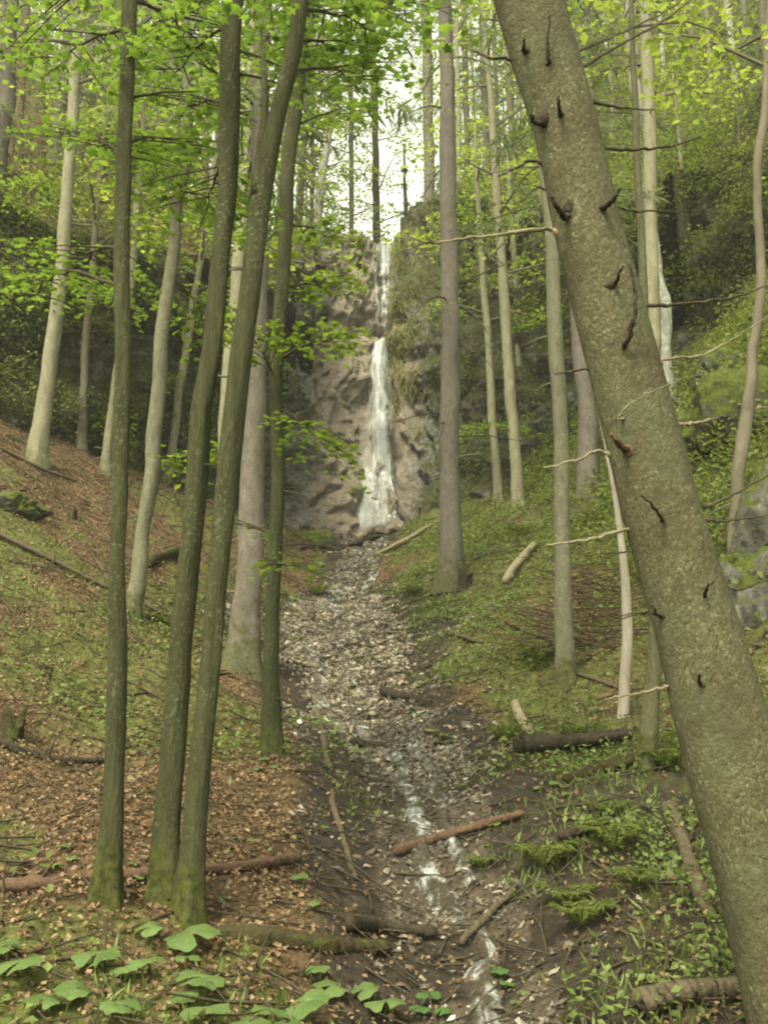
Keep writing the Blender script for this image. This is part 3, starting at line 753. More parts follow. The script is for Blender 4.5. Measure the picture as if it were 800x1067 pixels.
def decid_crown(T, z0, rad, nl, leaf, limbs=14, mat='leaf_far', tv=DIA_V, tf=DIA_F, z1=None, taper=True, lean=(0, 0)):
    """limbs and layered leaf sprays on the stem above height fraction z0"""
    c, r = T['c'], T['r']; n = len(c); mbb = MB(); cen, dr = [], []
    z1 = 1.0 if z1 is None else z1
    for k in range(limbs):
        u = z0 + (z1 - z0) * (k + rng.random()) / limbs; a = min(int(u * (n - 1)), n - 1)
        th = k * 2.4 + rng.random() * .9
        Lb = rad * rng.uniform(.65, 1.15) * ((1.05 - .6 * ((u - z0) / (z1 - z0 + 1e-6))) if taper else 1)
        dv = np.array([math.cos(th) + lean[0], math.sin(th) + lean[1], rng.uniform(.05, .55)])
        e = c[a] + dv * Lb
        m = c[a] + dv * Lb * .5 + np.array([0, 0, .10 * Lb])
        rr = min(r[a] * .45, .03) + .004
        tube(mbb, [c[a], m, e], [rr, rr * .6, .004], 5, caps=False)
        for s_ in np.linspace(.3, 1.0, 5):
            q_ = c[a] + (m - c[a]) * min(s_ * 2, 1) if s_ < .5 else m + (e - m) * (s_ * 2 - 1)
            for w in (-1, 1):
                th2 = th + w * rng.uniform(.5, 1.3)
                cen.append(q_ + rng.normal(size=3) * .06 * rad); dr.append(np.array([math.cos(th2), math.sin(th2), rng.uniform(-.25, .2)]))
    cen = np.array(cen); dr = np.array(dr)
    mbl = mbb; mbl.cur = 1; spray_leaves(mbl, cen, dr, max(3, nl // len(cen)), .38 * rad, leaf, tv, tf, flat=.4, spread=.5, droop=.2)
    mbl.build('crown', [M['bark_far'], M[mat]], T['t'], T['foot'], smooth=False)

def spruce_crown(T, z0, rad, dens=1.0, whorls=14, mat='needle', z1=.98, per=5, strip=.26, droop=.5, thin=1.0):
    c, r = T['c'], T['r']; n = len(c); mbb = MB(); P_, D_, S_ = [], [], []
    for k in range(whorls):
        u = z0 + (z1 - z0) * (k + rng.random() * .7) / whorls; a = min(int(u * (n - 1)), n - 1)
        for b in range(per):
            if rng.random() > thin: continue
            th = b * 6.283 / per + k * 1.1 + rng.random() * .6
            Lb = rad * (1.05 - .85 * (u - z0) / (z1 - z0)) * rng.uniform(.6, 1.1)
            dv = np.array([math.cos(th), math.sin(th), 0])
            s_ = np.linspace(0, 1, 7)[:, None]
            q_ = c[a] + dv * Lb * s_ + np.array([0, 0, 1.0]) * Lb * (.12 * s_ - droop * s_ ** 2 + .16 * s_ ** 4)
            tube(mbb, q_, np.linspace(min(.022, r[a] * .4), .003, 7), 4, caps=False)
            m = int(90 * Lb * dens); uu = .12 + .88 * rng.random(m)
            pp = np.stack([np.interp(uu, s_[:, 0], q_[:, i_]) for i_ in range(3)], -1)
            side = np.array([-dv[1], dv[0], 0]) * np.sign(rng.normal(size=m))[:, None]
            off = rng.random(m)
            pp = pp + side * (off * .25 * Lb * (1.1 - uu))[:, None] + np.array([0, 0, -1.0]) * (off * .14 * Lb + .25 * strip * rng.random(m))[:, None]
            P_.append(pp); D_.append(dv * .5 + side * .7 + np.array([0, 0, -.75]) + rng.normal(size=(m, 3)) * .35); S_.append(rng.uniform(.6, 1.2, m) * strip)
    P_, D_, S_ = np.concatenate(P_), np.concatenate(D_), np.concatenate(S_)
    mbl = mbb; mbl.cur = 1; inst(mbl, NEE_V, NEE_F, P_, rotmats(rnd_dir(len(P_)) + np.array([0, -.6, .9]), D_), S_)
    mbl.build('crown', [M['twig'], M[mat]], T['t'], T['foot'], smooth=False)

def B(T, a, b, dz=0.0, **k):
    """leafy branch from pixel a on the tree to pixel b, its tip dz metres nearer (-) or farther (+)"""
    leafy_branch(T, P(a[0], a[1], T['d']), P(b[0], b[1], T['d'] + dz), **k)

# --- three slender dark trunks over the fallen pole
TA = grow('tree', 'straight slender dark trunk, outermost of the three rising behind the fallen pole', [(117, 935, 25), (119, 800, 22), (121, 680, 19), (122, 600, 18), (126, 400, 16), (131, 200, 16), (138, 0, 15)], h=12, bark='bark_dark', nseg=20, rough=.16, flare=.9, wig=.02, stubs=3)
TB = grow('tree', 'dark tapering trunk with mossy foot, middle of the three behind the fallen pole', [(165, 940, 27), (176, 820, 24), (191, 640, 22), (206, 480, 21), (224, 300, 20), (240, 120, 20), (250, 0, 18)], h=12, bark='bark_dark', nseg=20, rough=.16, flare=.9, wig=.02, stubs=3)
TC = grow('tree', 'bent dark trunk with a broken side stem at the kink, curving toward the top', [(197, 955, 25), (208, 820, 24), (226, 640, 23), (244, 460, 22), (257, 330, 21), (265, 240, 20), (273, 178, 21), (290, 110, 17), (305, 60, 16), (314, 0, 15)], h=11.5, bark='bark_dark', nseg=20, rough=.16, flare=.9, wig=.012, stubs=3)
mb = MB(); tube(mb, smooth_path([P(270, 205, TC['d']), P(271, 165, TC['d']), P(276, 120, TC['d']), P(275, 70, TC['d']), P(272, 30, TC['d'] + .2)], 14), np.linspace(.03, .006, 14) * np.r_[1.5, 1.3, np.ones(12)], 8, .15)
mb.build('side_stem', M['bark_dark'], TC['t'], TC['foot'])
TD = grow('tree', 'thin mossy trunk with leafy twigs growing beside the upper stream bank', [(283, 792, 21), (286, 660, 16), (286, 540, 15), (288, 420, 15), (296, 300, 14), (306, 180, 14), (314, 60, 13), (318, 0, 12)], h=11, bark='bark_dark', nseg=14, rough=.14, flare=.6, wig=.02, stubs=5)
bl = dict(nleaf=170, leaf=.052, spr=8, slen=.36)
for a, b, dz in [((290, 375), (352, 352), -.4), ((289, 425), (342, 470), -.5), ((297, 300), (345, 300), .4), ((289, 400), (262, 350), -.3), ((303, 235), (345, 250), .6), ((300, 270), (255, 250), .5), ((312, 130), (372, 120), .8), ((314, 60), (400, 70), .6), ((316, 20), (260, 60), .7), ((286, 560), (262, 548), .2), ((286, 590), (304, 590), -.3)]:
    B(TD, a, b, dz, **{**bl, 'nleaf': 70 if b[1] > 500 else 230})
bl2 = dict(nleaf=185, leaf=.05, spr=11, slen=.46, mat='leaf_top')
for T, a, b, dz in [(TA, (137, 30), (60, 70), .8), (TA, (138, 0), (215, 55), .9), (TA, (139, -30), (60, -5), -.2), (TA, (133, 150), (175, 160), 1.0), (TA, (129, 260), (70, 300), 1.6), (TA, (128, 300), (15, 318), 1.9), (TA, (132, 180), (95, 150), 1.1),
                    (TB, (248, 20), (175, 85), .7), (TB, (250, -10), (190, 15), -.3), (TB, (240, 110), (190, 120), .9), (TB, (252, -30), (330, 20), .8), (TB, (236, 160), (215, 215), .5),
                    (TC, (312, 10), (395, 35), .5), (TC, (316, -20), (440, 10), .6), (TC, (308, 45), (352, 60), .9), (TC, (300, 75), (380, 95), 1.2), (TC, (318, -40), (250, -10), .4), (TC, (316, -30), (370, 5), -.6)]:
    B(T, a, b, dz, **bl2)
for T in (TA, TB, TC):
    decid_crown(T, .74, 1.5, 600, .09, 9, 'leaf_bright', z1=.99)
decid_crown(TD, .75, 1.2, 600, .10, 8, 'leaf_bright', z1=.99)

# --- middle-distance trunks up the leaf-covered bank
TE = grow('spruce_tree', 'straight pinkish grey spruce trunk with flared mossy foot behind the bent tree', [(253, 697, 36), (256, 640, 28), (262, 480, 26), (267, 350, 24), (270, 200, 19), (273, 0, 15)], h=24, bark='bark_spruce', nseg=20, flare=.5, stubs=10)
TE2 = grow('tree', 'grey trunk half hidden between the two dark trunks at mid-slope', [(229, 590, 18), (236, 430, 17), (244, 330, 16), (254, 200, 14), (262, 60, 12)], d=15.5, h=20, bark='bark_pale', stubs=5)
TF = grow('tree', 'pale lichen-spotted leaning trunk on the leaf-covered bank beside the dark slender tree', [(138, 642, 16), (150, 540, 15), (161, 460, 15), (172, 350, 14), (182, 250, 12), (192, 150, 11), (197, 60, 9), (199, 0, 8)], h=15, bark='bark_lichen', nseg=16, rough=.16, wig=.03, stubs=4)
TG = grow('tree', 'smooth pale olive trunk high on the leaf slope, nearest the edge of the view', [(40, 483, 18), (47, 420, 16), (58, 340, 15), (66, 260, 13), (74, 150, 11), (84, 0, 9)], h=16, bark='bark_pale', nseg=14, stubs=5)
TH = grow('tree', 'very thin straight reddish stem in front of the mossy wall', [(84, 468, 9), (90, 350, 8), (98, 270, 7), (108, 160, 5)], h=8, bark='bark_far', stubs=4)
TH2 = grow('tree', 'short crooked thin stem beside the straight reddish stem under the mossy wall', [(92, 452, 7), (98, 385, 6), (107, 325, 5), (111, 290, 4)], h=4, bark='bark_pale', stubs=2)
TL = grow('tree', 'thin pale curved stem showing just behind the dark slender trunk', [(109, 492, 9), (116, 420, 8), (132, 330, 8), (142, 230, 8), (150, 100, 7), (155, 0, 6)], h=13, bark='bark_pale', stubs=3)
TI = grow('tree', 'thin leaning pale stem between the lichen-spotted trunk and the dark pair', [(172, 503, 10), (183, 440, 9), (193, 370, 8), (205, 300, 7), (213, 250, 6), (226, 150, 5)], h=11, bark='bark_pale', stubs=2)
for T, a, b, dz in [(TH, (98, 270), (30, 262), -.5), (TH, (100, 250), (150, 235), -.6), (TH, (103, 210), (50, 195), .3), (TH, (105, 190), (160, 180), .3), (TH, (96, 300), (125, 322), -1.0), (TH, (96, 300), (55, 290), -1.2),
                    (TF, (188, 200), (240, 215), .5), (TF, (193, 140), (150, 165), -.5), (TF, (178, 290), (215, 330), .5), (TF, (196, 80), (240, 100), .4), (TF, (196, 60), (160, 60), .4), (TF, (158, 480), (190, 478), .3),
                    (TL, (140, 250), (180, 262), -.4), (TL, (150, 110), (100, 130), .4), (TL, (146, 170), (185, 190), -.3), (TL, (150, 80), (205, 60), .4), (TH2, (98, 385), (130, 460), -1.0), (TI, (213, 250), (180, 200), .5), (TI, (192, 380), (165, 408), -.4), (TG, (72, 180), (25, 205), .5), (TG, (80, 60), (30, 60), .4)]:
    B(T, a, b, dz, nleaf=230, leaf=.10, spr=9, slen=.62, tv=OVA_V, tf=OVA_F)
for T, z0 in ((TF, .62), (TL, .6), (TI, .6), (TG, .62), (TH, .7)):
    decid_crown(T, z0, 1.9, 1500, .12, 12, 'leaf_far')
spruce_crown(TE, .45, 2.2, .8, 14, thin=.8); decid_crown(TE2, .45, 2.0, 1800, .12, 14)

# --- right of the fall
TM = grow('spruce_tree', 'tall straight pinkish spruce trunk standing alone beside the stream below the waterfall', [(469, 614, 30), (470, 560, 23), (470, 400, 20), (468, 250, 18), (466, 100, 15), (464, 0, 13)], h=26, bark='bark_spruce', nseg=20, flare=.3, stubs=16)
spruce_crown(TM, .37, 1.5, .9, 14, thin=.42, strip=.15, droop=.9)
mb = MB()   # a few dead and thin live boughs lower on the stem
for a, b, dz in [((470, 300), (560, 265), .3), ((470, 345), (515, 385), -.4), ((470, 430), (410, 440), -.2), ((471, 455), (545, 460), .4), ((470, 380), (425, 400), .5), ((471, 500), (440, 505), .2), ((469, 250), (420, 262), .4)]:
    p0, p1 = P(*a, TM['d']), P(*b, TM['d'] + dz)
    mb = MB(); tube(mb, [p0, (p0 + p1) / 2 + np.array([0, 0, .06]), p1], [.018, .011, .004], 5)
    mb.build('dead_branch', M['twig'], TM['t'], TM['foot'])
N1 = grow('tree', 'thin pale leaning stem nearest the tall lone spruce below the rock wall', [(520, 524, 10), (512, 420, 9), (503, 280, 7), (498, 200, 5)], h=11, bark='bark_pale', stubs=3)
N2 = grow('tree', 'slim pale trunk, thicker of the close pair below the mossy rock wall', [(540, 532, 13), (535, 450, 12), (527, 340, 11), (520, 230, 9), (512, 120, 7), (505, 30, 6)], h=18, bark='bark_pale', stubs=4)
N3 = grow('tree', 'thinner stem of the close pair below the mossy rock wall', [(545, 500, 8), (541, 380, 7), (537, 280, 6), (530, 190, 5)], h=11, bark='bark_pale', stubs=3)
for T, a, b, dz in [(N1, (513, 440), (482, 455), -1.0), (N1, (513, 440), (545, 448), -.6), (N2, (528, 350), (560, 330), .5), (N2, (521, 240), (480, 215), .5), (N3, (538, 290), (570, 300), .4), (N2, (514, 150), (555, 130), .5), (N1, (500, 230), (470, 240), .5)]:
    B(T, a, b, dz, nleaf=170, leaf=.11, spr=8, slen=.7, tv=OVA_V, tf=OVA_F)
decid_crown(N1, .6, 1.8, 1200, .14, 10); decid_crown(N2, .5, 2.4, 2200, .14, 14); decid_crown(N3, .6, 1.6, 1000, .14, 10)
TO = grow('tree', 'lichened olive trunk standing in low herbs just behind the big leaning spruce', [(591, 714, 21), (588, 600, 18), (585, 480, 16), (579, 360, 16), (575, 280, 14), (566, 140, 11), (560, 20, 9)], h=13, bark='bark_lichen', nseg=16, rough=.14, stubs=6, flare=.3)
decid_crown(TO, .7, 1.6, 900, .1, 9, 'leaf_far')
TP = grow('spruce_tree', 'pinkish grey spruce trunk partly behind the leaning spruce, under the rock wall', [(616, 540, 24), (612, 460, 20), (606, 380, 17), (598, 250, 14), (590, 100, 12)], d=16.5, h=22, bark='bark_spruce', nseg=16, stubs=8)
spruce_crown(TP, .45, 2.6, .8, 14, thin=.8)
TT = grow('birch_tree', 'white-barked trunk with widened foot rising past the leaning spruce', [(702, 437, 15), (694, 380, 13), (686, 310, 11), (680, 250, 11), (671, 160, 10), (664, 80, 11), (656, 0, 11)], h=19, bark='bark_birch', nseg=14, wig=.04)
decid_crown(TT, .62, 2.2, 1600, .13, 12)
TU = grow('tree', 'straight dull grey trunk close beside the white-barked trunk', [(681, 400, 15), (678, 300, 14), (676, 180, 13), (674, 60, 12), (673, 0, 11)], d=15.5, h=18, bark='bark_pale', stubs=6)
decid_crown(TU, .55, 2.0, 1500, .13, 12)
TS = grow('tree', 'small mossy-footed trunk emerging behind the leaning spruce beside a dark log', [(667, 803, 19), (676, 740, 17), (680, 690, 15), (679, 600, 13), (676, 520, 12), (672, 400, 10)], h=8, bark='bark_mid', nseg=14, flare=.6, stubs=3)
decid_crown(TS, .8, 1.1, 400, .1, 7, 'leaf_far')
TR = grow('dead_tree', 'thin whitish barkless dead stem, slightly bowed, beside the leaning spruce', [(646, 750, 11), (651, 690, 11), (652, 640, 10), (648, 580, 8), (641, 520, 5), (630, 460, 4)], h=3.6, bark='bark_dead', flare=.2, wig=.025, tip=.006, rough=.2, nseg=14)
TV = grow('tree', 'crooked brown stem near the bare rock outcrop beyond the leaning spruce', [(768, 610, 15), (773, 480, 13), (783, 380, 11), (788, 300, 9), (792, 200, 8), (797, 60, 8)], h=12, bark='bark_far', wig=.04, stubs=5)
decid_crown(TV, .6, 1.7, 1200, .11, 12)
TX = grow('tree', 'short thin pale stem leaning among the bushes on the steep bank', [(728, 310, 6), (718, 240, 5), (711, 180, 4)], h=6, bark='bark_pale')
decid_crown(TX, .45, 1.2, 600, .12, 8, 'leaf_bright')
# saplings with bright leaf layers on the steep bank
for k, (u, v, h_, lab) in enumerate([(640, 330, 3.2, 'bright young maple behind the leaning spruce below the white trunk'), (745, 330, 3.4, 'bright leafy sapling above the mossy boulder on the steep bank'), (705, 345, 2.6, 'low leafy sapling at the foot of the white-barked trunk'),
                                    (770, 280, 4.2, 'tall leafy sapling high on the steep bank near the crooked stem'), (560, 350, 3.0, 'leafy sapling in front of the dark rock wall beside the close pair'), (490, 300, 3.2, 'sapling rooted on the rock face behind the lone spruce'), (690, 250, 3.6, 'bright sapling high on the bank between the grey trunk and the bushes')]):
    b = G(u, v)
    T = grow('sapling', lab, [(u, v, 3), (u - 3, v - 25, 2.5), (u - 2, v - 50, 2)], d=b[1], h=h_, bark='bark_far', cat='sapling', tip=.006, flare=.1, nseg=6)
    decid_crown(T, .3, .9 * h_ / 3, 420, .11, 11, 'leaf_bright', taper=False)

# --- big leaning spruce close to the camera
QP = [(549, 0, 63), (587, 130, 63), (606, 220, 67), (637, 340, 72), (685, 525, 80), (725, 650, 84), (762, 790, 89), (795, 900, 93), (838, 1067, 98), (868, 1190, 106)][::-1]
TQ = grow('leaning_spruce_tree', 'big leaning spruce trunk with grey-olive speckled bark, closest to the viewer', QP, d=3.2, h=11, bark='bark_big', nseg=64, rough=.035, flare=.25, wig=.004, cat='tree', seed=4)
spruce_crown(TQ, .78, 1.8, .5, 8, thin=.7)
qd = TQ['d']
def qpoint(u, v, side):
    """point on the trunk's surface at pixel row v; side -1..1 across the stem as seen from the path"""
    c, r = TQ['c'], TQ['r']
    vv = np.array([(p[2] - CAMZ) / p[1] for p in c]); tgt = P(u, v, qd); tz = (tgt[2] - CAMZ) / tgt[1]
    a = int(np.argmin(np.abs(vv - tz)))
    return c[a], r[a]
def dead(pix, w, depth, mat='twig', nm='dead_branch', bump=True):
    """dead branch on the big trunk: pixel polyline with depth offsets; rooted inside the stem"""
    c, r = qpoint(*pix[0], 0)
    p0 = P(*pix[0], qd + depth[0])
    pts = [c * .35 + p0 * .65] + [P(*p, qd + z) for p, z in zip(pix, depth)]
    A = smooth_path(pts, 5 + 4 * len(pts))
    A[2:] += rng.normal(size=A[2:].shape) * .002
    mbd = MB(); tube(mbd, A, px(np.linspace(w, max(1.0, w * .35), len(A)), p0) / 2, 8, .25, 20, 3)
    if bump:
        cc = A[1] ; dr = A[2] - A[0]; dr /= np.linalg.norm(dr)
        tube(mbd, [cc - dr * .03, cc, cc + dr * .018], [px(w, p0) * 1.5, px(w, p0) * 1.05, px(w, p0) * .5], 9, .3, 20, 8)
    br = mbd.build(nm, M[mat], TQ['t'], TQ['foot'])
    if w >= 4:
        ax = TQ['c'][-1] - TQ['c'][0]; k = np.argmax(np.linalg.norm(A - c, axis=1) > .96 * r); sp = A[k]; no = A[min(k + 1, len(A) - 1)] - A[max(k - 1, 0)]; no /= np.linalg.norm(no); kr = px(w, p0) * .42 + .003
        mk = MB(); tube(mk, [sp - no * .03, sp - no * .012, sp + no * .0, sp + no * .010, sp + no * .016], kr * np.array([2.6, 2.1, 1.6, 1.2, .7]), 14, .35, 40, int(pix[0][1]))
        mk.build('knot', M['bark_knot'], TQ['t'], TQ['foot'])
R_ = .13
dead([(568, 238), (530, 243), (490, 248), (452, 253)], 5, [-.02, -.05, -.1, -.1], 'pale_wood')
dead([(530, 62), (505, 58), (478, 46)], 3.5, [0, 0, .1])
dead([(552, 168), (535, 176), (519, 184)], 4, [0, -.05, -.08])
dead([(560, 195), (546, 208), (533, 219)], 3, [0, 0, .0])
dead([(600, 72), (640, 50), (690, 22), (722, -3)], 4, [0, .15, .3, .5])
dead([(597, 55), (640, 38), (700, 8), (720, -10)], 3, [.05, .2, .5, .6])
dead([(612, 105), (645, 112), (680, 115)], 3.5, [.02, .2, .3])
dead([(622, 155), (660, 156), (700, 152), (730, 143)], 4, [.0, .05, .1, .1])
dead([(652, 360), (658, 340), (662, 315), (656, 275)], 6, [-.13, -.17, -.19, -.2], 'wet_wood')
dead([(640, 295), (645, 285), (648, 276)], 6, [-.13, -.17, -.18], 'wet_wood')
dead([(628, 216), (638, 208), (647, 196)], 8, [-.12, -.18, -.2], 'wet_wood')
dead([(640, 215), (665, 220), (715, 221)], 2.5, [-.02, .1, .3])
dead([(571, 66), (570, 45), (573, 16)], 5, [-.12, -.15, -.16], 'wet_wood')
dead([(583, 118), (582, 108), (581, 100)], 6, [-.12, -.16, -.17], 'wet_wood')
dead([(545, 52), (546, 44), (545, 40)], 5, [-.1, -.14, -.15], 'wet_wood')
dead([(587, 226), (580, 215), (573, 205)], 9, [-.1, -.15, -.17], 'wet_wood')
dead([(556, 128), (554, 122), (552, 119)], 6, [-.1, -.14, -.15], 'wet_wood')
dead([(606, 385), (590, 388), (576, 390)], 3.5, [0, .0, .05])
dead([(622, 470), (600, 480), (566, 487)], 4.5, [0, -.02, .0], 'pale_wood')
dead([(646, 464), (641, 458), (636, 452)], 10, [-.12, -.15, -.16], 'red_wood')
dead([(690, 543), (682, 530), (668, 516)], 5, [-.13, -.17, -.2], 'wet_wood')
dead([(652, 552), (615, 562), (569, 568)], 5, [-.02, -.05, -.1], 'pale_wood')
dead([(655, 575), (630, 576), (600, 581)], 2.5, [0, .05, .1])
dead([(733, 622), (736, 612), (744, 606)], 6, [-.13, -.17, -.19], 'wet_wood')
dead([(729, 712), (728, 706), (727, 702)], 6, [-.13, -.15, -.16], 'wet_wood')
dead([(683, 640), (681, 634), (679, 630)], 6, [-.08, -.1, -.1], 'wet_wood')
dead([(697, 716), (665, 722), (629, 729)], 4, [-.02, .02, .1], 'pale_wood')
dead([(672, 318), (720, 316), (770, 308), (805, 295)], 4.5, [.0, .1, .15, .2])
dead([(690, 375), (730, 370), (765, 352), (805, 325)], 3.5, [.0, .1, .2, .2], 'pale_wood')
dead([(706, 443), (730, 440), (744, 435)], 5, [.02, .1, .15], 'pale_wood')
dead([(735, 528), (765, 515), (805, 492)], 4.5, [.0, .1, .15])
dead([(742, 543), (770, 541), (805, 536)], 3.5, [.0, .05, .1])
dead([(770, 614), (790, 608), (808, 600)], 3, [.0, .05, .1])
dead([(642, 435), (665, 415), (710, 395)], 1.5, [-.14, -.17, -.2], 'pale_wood')

# --- forest beyond the brow (traced trunks)
far = [
 ('tree', 'thick pale grey trunk at the very edge above the brown upper slope', [(-4, 195, 19), (5, 100, 17), (11, 0, 15)], 20, 18, 'bark_spruce', 's'),
 ('tree', 'pale bright spruce trunk on the brown slope above the mossy wall', [(55, 175, 13), (62, 120, 12), (72, 50, 10), (78, 0, 9)], 24, 18, 'bark_lichen', 's'),
 ('tree', 'reddish thin dead spruce stem between the edge trunk and the pale one', [(20, 165, 7), (24, 90, 6), (28, 0, 6)], 23, 15, 'red_wood', 'n'),
 ('tree', 'brown shaded trunk directly above the mossy wall beside a sky gap', [(92, 175, 9), (94, 120, 8), (97, 20, 7)], 27, 17, 'bark_far', 's'),
 ('tree', 'slim grey-brown trunk on the crest seen just past the dark slender tree', [(163, 215, 8), (166, 120, 7), (170, 0, 6)], 29, 17, 'bark_far', 'd'),
 ('tree', 'dark slim crest trunk standing in front of the bright sky gap', [(184, 215, 6), (186, 120, 6), (190, 0, 5)], 31, 17, 'bark_far', 's'),
 ('tree', 'slender crest trunk between the lichen-spotted stem and the middle dark trunk', [(214, 225, 6), (217, 120, 6), (221, 0, 5)], 31, 17, 'bark_far', 'd'),
 ('tree', 'thin dark crest stem close beside the middle dark trunk', [(228, 235, 5), (229, 120, 4), (232, 10, 4)], 31, 14, 'bark_dark', 'd'),
 ('tree', 'leaning whitish trunk on the brow above the grey rock face', [(333, 205, 8), (342, 140, 7), (354, 60, 7), (362, 0, 6)], 35, 16, 'bark_birch', 'd'),
 ('tree', 'thin straight stem on the brow close to the waterfall lip', [(366, 232, 5), (366, 150, 5), (365, 60, 4)], 39, 15, 'bark_far', 'd'),
 ('tree', 'dark slender trunk standing in the bright gap right above the falls', [(392, 232, 8), (391, 150, 7), (388, 40, 7)], 40, 18, 'bark_dark', 'g'),
 ('tree', 'small dark spruce at the other side of the bright gap above the falls', [(423, 225, 5), (422, 190, 3), (421, 150, 2)], 39, 4.5, 'bark_dark', 'sp'),
 ('tree', 'pinkish trunk behind the lone spruce, on the brow beside the gap', [(447, 225, 12), (446, 120, 11), (444, 20, 10)], 33, 20, 'bark_spruce', 'h'),
 ('tree', 'shaded thin trunk just past the lone spruce, high on the slope', [(487, 190, 7), (485, 100, 6), (483, 0, 6)], 36, 16, 'bark_far', 's'),
 ('tree', 'slim brown trunk between the lone spruce and the leaning giant, up the slope', [(507, 150, 8), (504, 80, 7), (501, 0, 6)], 31, 15, 'bark_far', 's'),
 ('tree', 'pale slim stem close above the leaning giant, seen against green slope', [(534, 180, 6), (530, 100, 6), (527, 20, 5)], 33, 15, 'bark_pale', 'd'),
 ('tree', 'brown trunk emerging behind the leaning giant high on the slope', [(617, 195, 9), (614, 100, 8), (611, 0, 7)], 30, 17, 'bark_far', 's'),
 ('tree', 'tan trunk between the leaning giant and the white-barked trunk, far up', [(640, 180, 6), (637, 90, 6), (634, 0, 5)], 33, 15, 'bark_pale', 'd'),
 ('tree', 'thin pale far stem past the grey trunk, high on the green slope', [(728, 150, 6), (724, 80, 5), (719, 0, 5)], 30, 14, 'bark_pale', 'd'),
 ('tree', 'whitish leaning far stem near the upper corner of the green slope', [(770, 125, 8), (764, 60, 7), (757, 0, 6)], 26, 15, 'bark_birch', 'd'),
 ('tree', 'dark shaded trunk at the edge above the crooked brown stem', [(799, 130, 8), (797, 60, 8), (794, 0, 7)], 22, 15, 'bark_far', 's'),
 ('tree', 'thin reddish stem left bare of leaves between the edge trunk and the smooth olive trunk', [(43, 178, 5), (46, 90, 5), (50, 0, 4)], 25, 14, 'red_wood', 'b'),
 ('tree', 'slender pale stem rising just past the smooth olive trunk on the brown upper slope', [(108, 180, 5), (111, 90, 5), (116, 0, 4)], 28, 15, 'bark_pale', 'b'),
 ('tree', 'thin pale crest stem close to the dark slender trunk, its far side', [(147, 215, 6), (150, 110, 5), (153, 0, 5)], 27, 15, 'bark_pale', 'b'),
 ('tree', 'thin crest stem between the lichen-spotted stem and its brown neighbour', [(203, 228, 5), (206, 120, 4), (210, 0, 4)], 32, 15, 'bark_pale', 'b'),
 ('tree', 'slim grey stem just beyond the bent trunk near its kink', [(294, 235, 6), (296, 120, 5), (298, 0, 5)], 34, 16, 'bark_spruce', 'b'),
 ('tree', 'thin stem beside the leaning whitish trunk above the rock face', [(325, 232, 5), (326, 120, 4), (328, 0, 4)], 37, 15, 'bark_far', 'b'),
 ('tree', 'bare pale stem between the lone spruce and its shaded thin neighbour', [(478, 210, 5), (477, 110, 5), (475, 0, 4)], 30, 15, 'bark_pale', 'b'),
 ('tree', 'thin bare stem between the leaning giant and the slim brown trunk', [(519, 200, 5), (517, 110, 4), (514, 0, 4)], 34, 15, 'bark_far', 'b'),
 ('tree', 'thin whitish stem up the green slope close behind the grey trunk', [(694, 190, 5), (691, 100, 5), (687, 0, 4)], 30, 15, 'bark_birch', 'b'),
 ('tree', 'brown thin stem up the green slope between the pale far stem and the grey trunk', [(709, 170, 5), (706, 90, 4), (703, 0, 4)], 28, 14, 'bark_far', 'b'),
 ('tree', 'tan thin stem up the green slope just past the pale far stem', [(744, 160, 6), (740, 80, 5), (736, 0, 5)], 27, 14, 'bark_pale', 'b'),
 ('tree', 'dark thin stem beside the whitish leaning far stem', [(782, 170, 6), (778, 90, 5), (775, 0, 5)], 25, 13, 'bark_far', 'b'),
]
for nm, lab, path, d, h_, bk, kind in far:
    T = grow('spruce_tree' if kind[0] in 'sgh' else ('dead_tree' if kind == 'n' else nm), lab, path, d=d, h=h_, bark=bk, nseg=8, stubs=5, flare=.2)
    if kind == 's': spruce_crown(T, .22, 2.0, .8, 13, strip=.24, thin=.6, droop=.7)
    if kind == 'b': decid_crown(T, .6, 1.5, 700, .14, 9)
    if kind == 'g': decid_crown(T, .42, 2.3, 2200, .15, 14)
    if kind == 'h': spruce_crown(T, .55, 1.8, .7, 9, strip=.22, thin=.6)
    if kind == 'sp': spruce_crown(T, .15, .75, 3.0, 14, strip=.10, thin=.95)
    if kind == 'd': decid_crown(T, .22 if 330 < path[0][0] < 440 else .12, 1.7 if 330 < path[0][0] < 440 else 2.6, 2600, .15, 18)

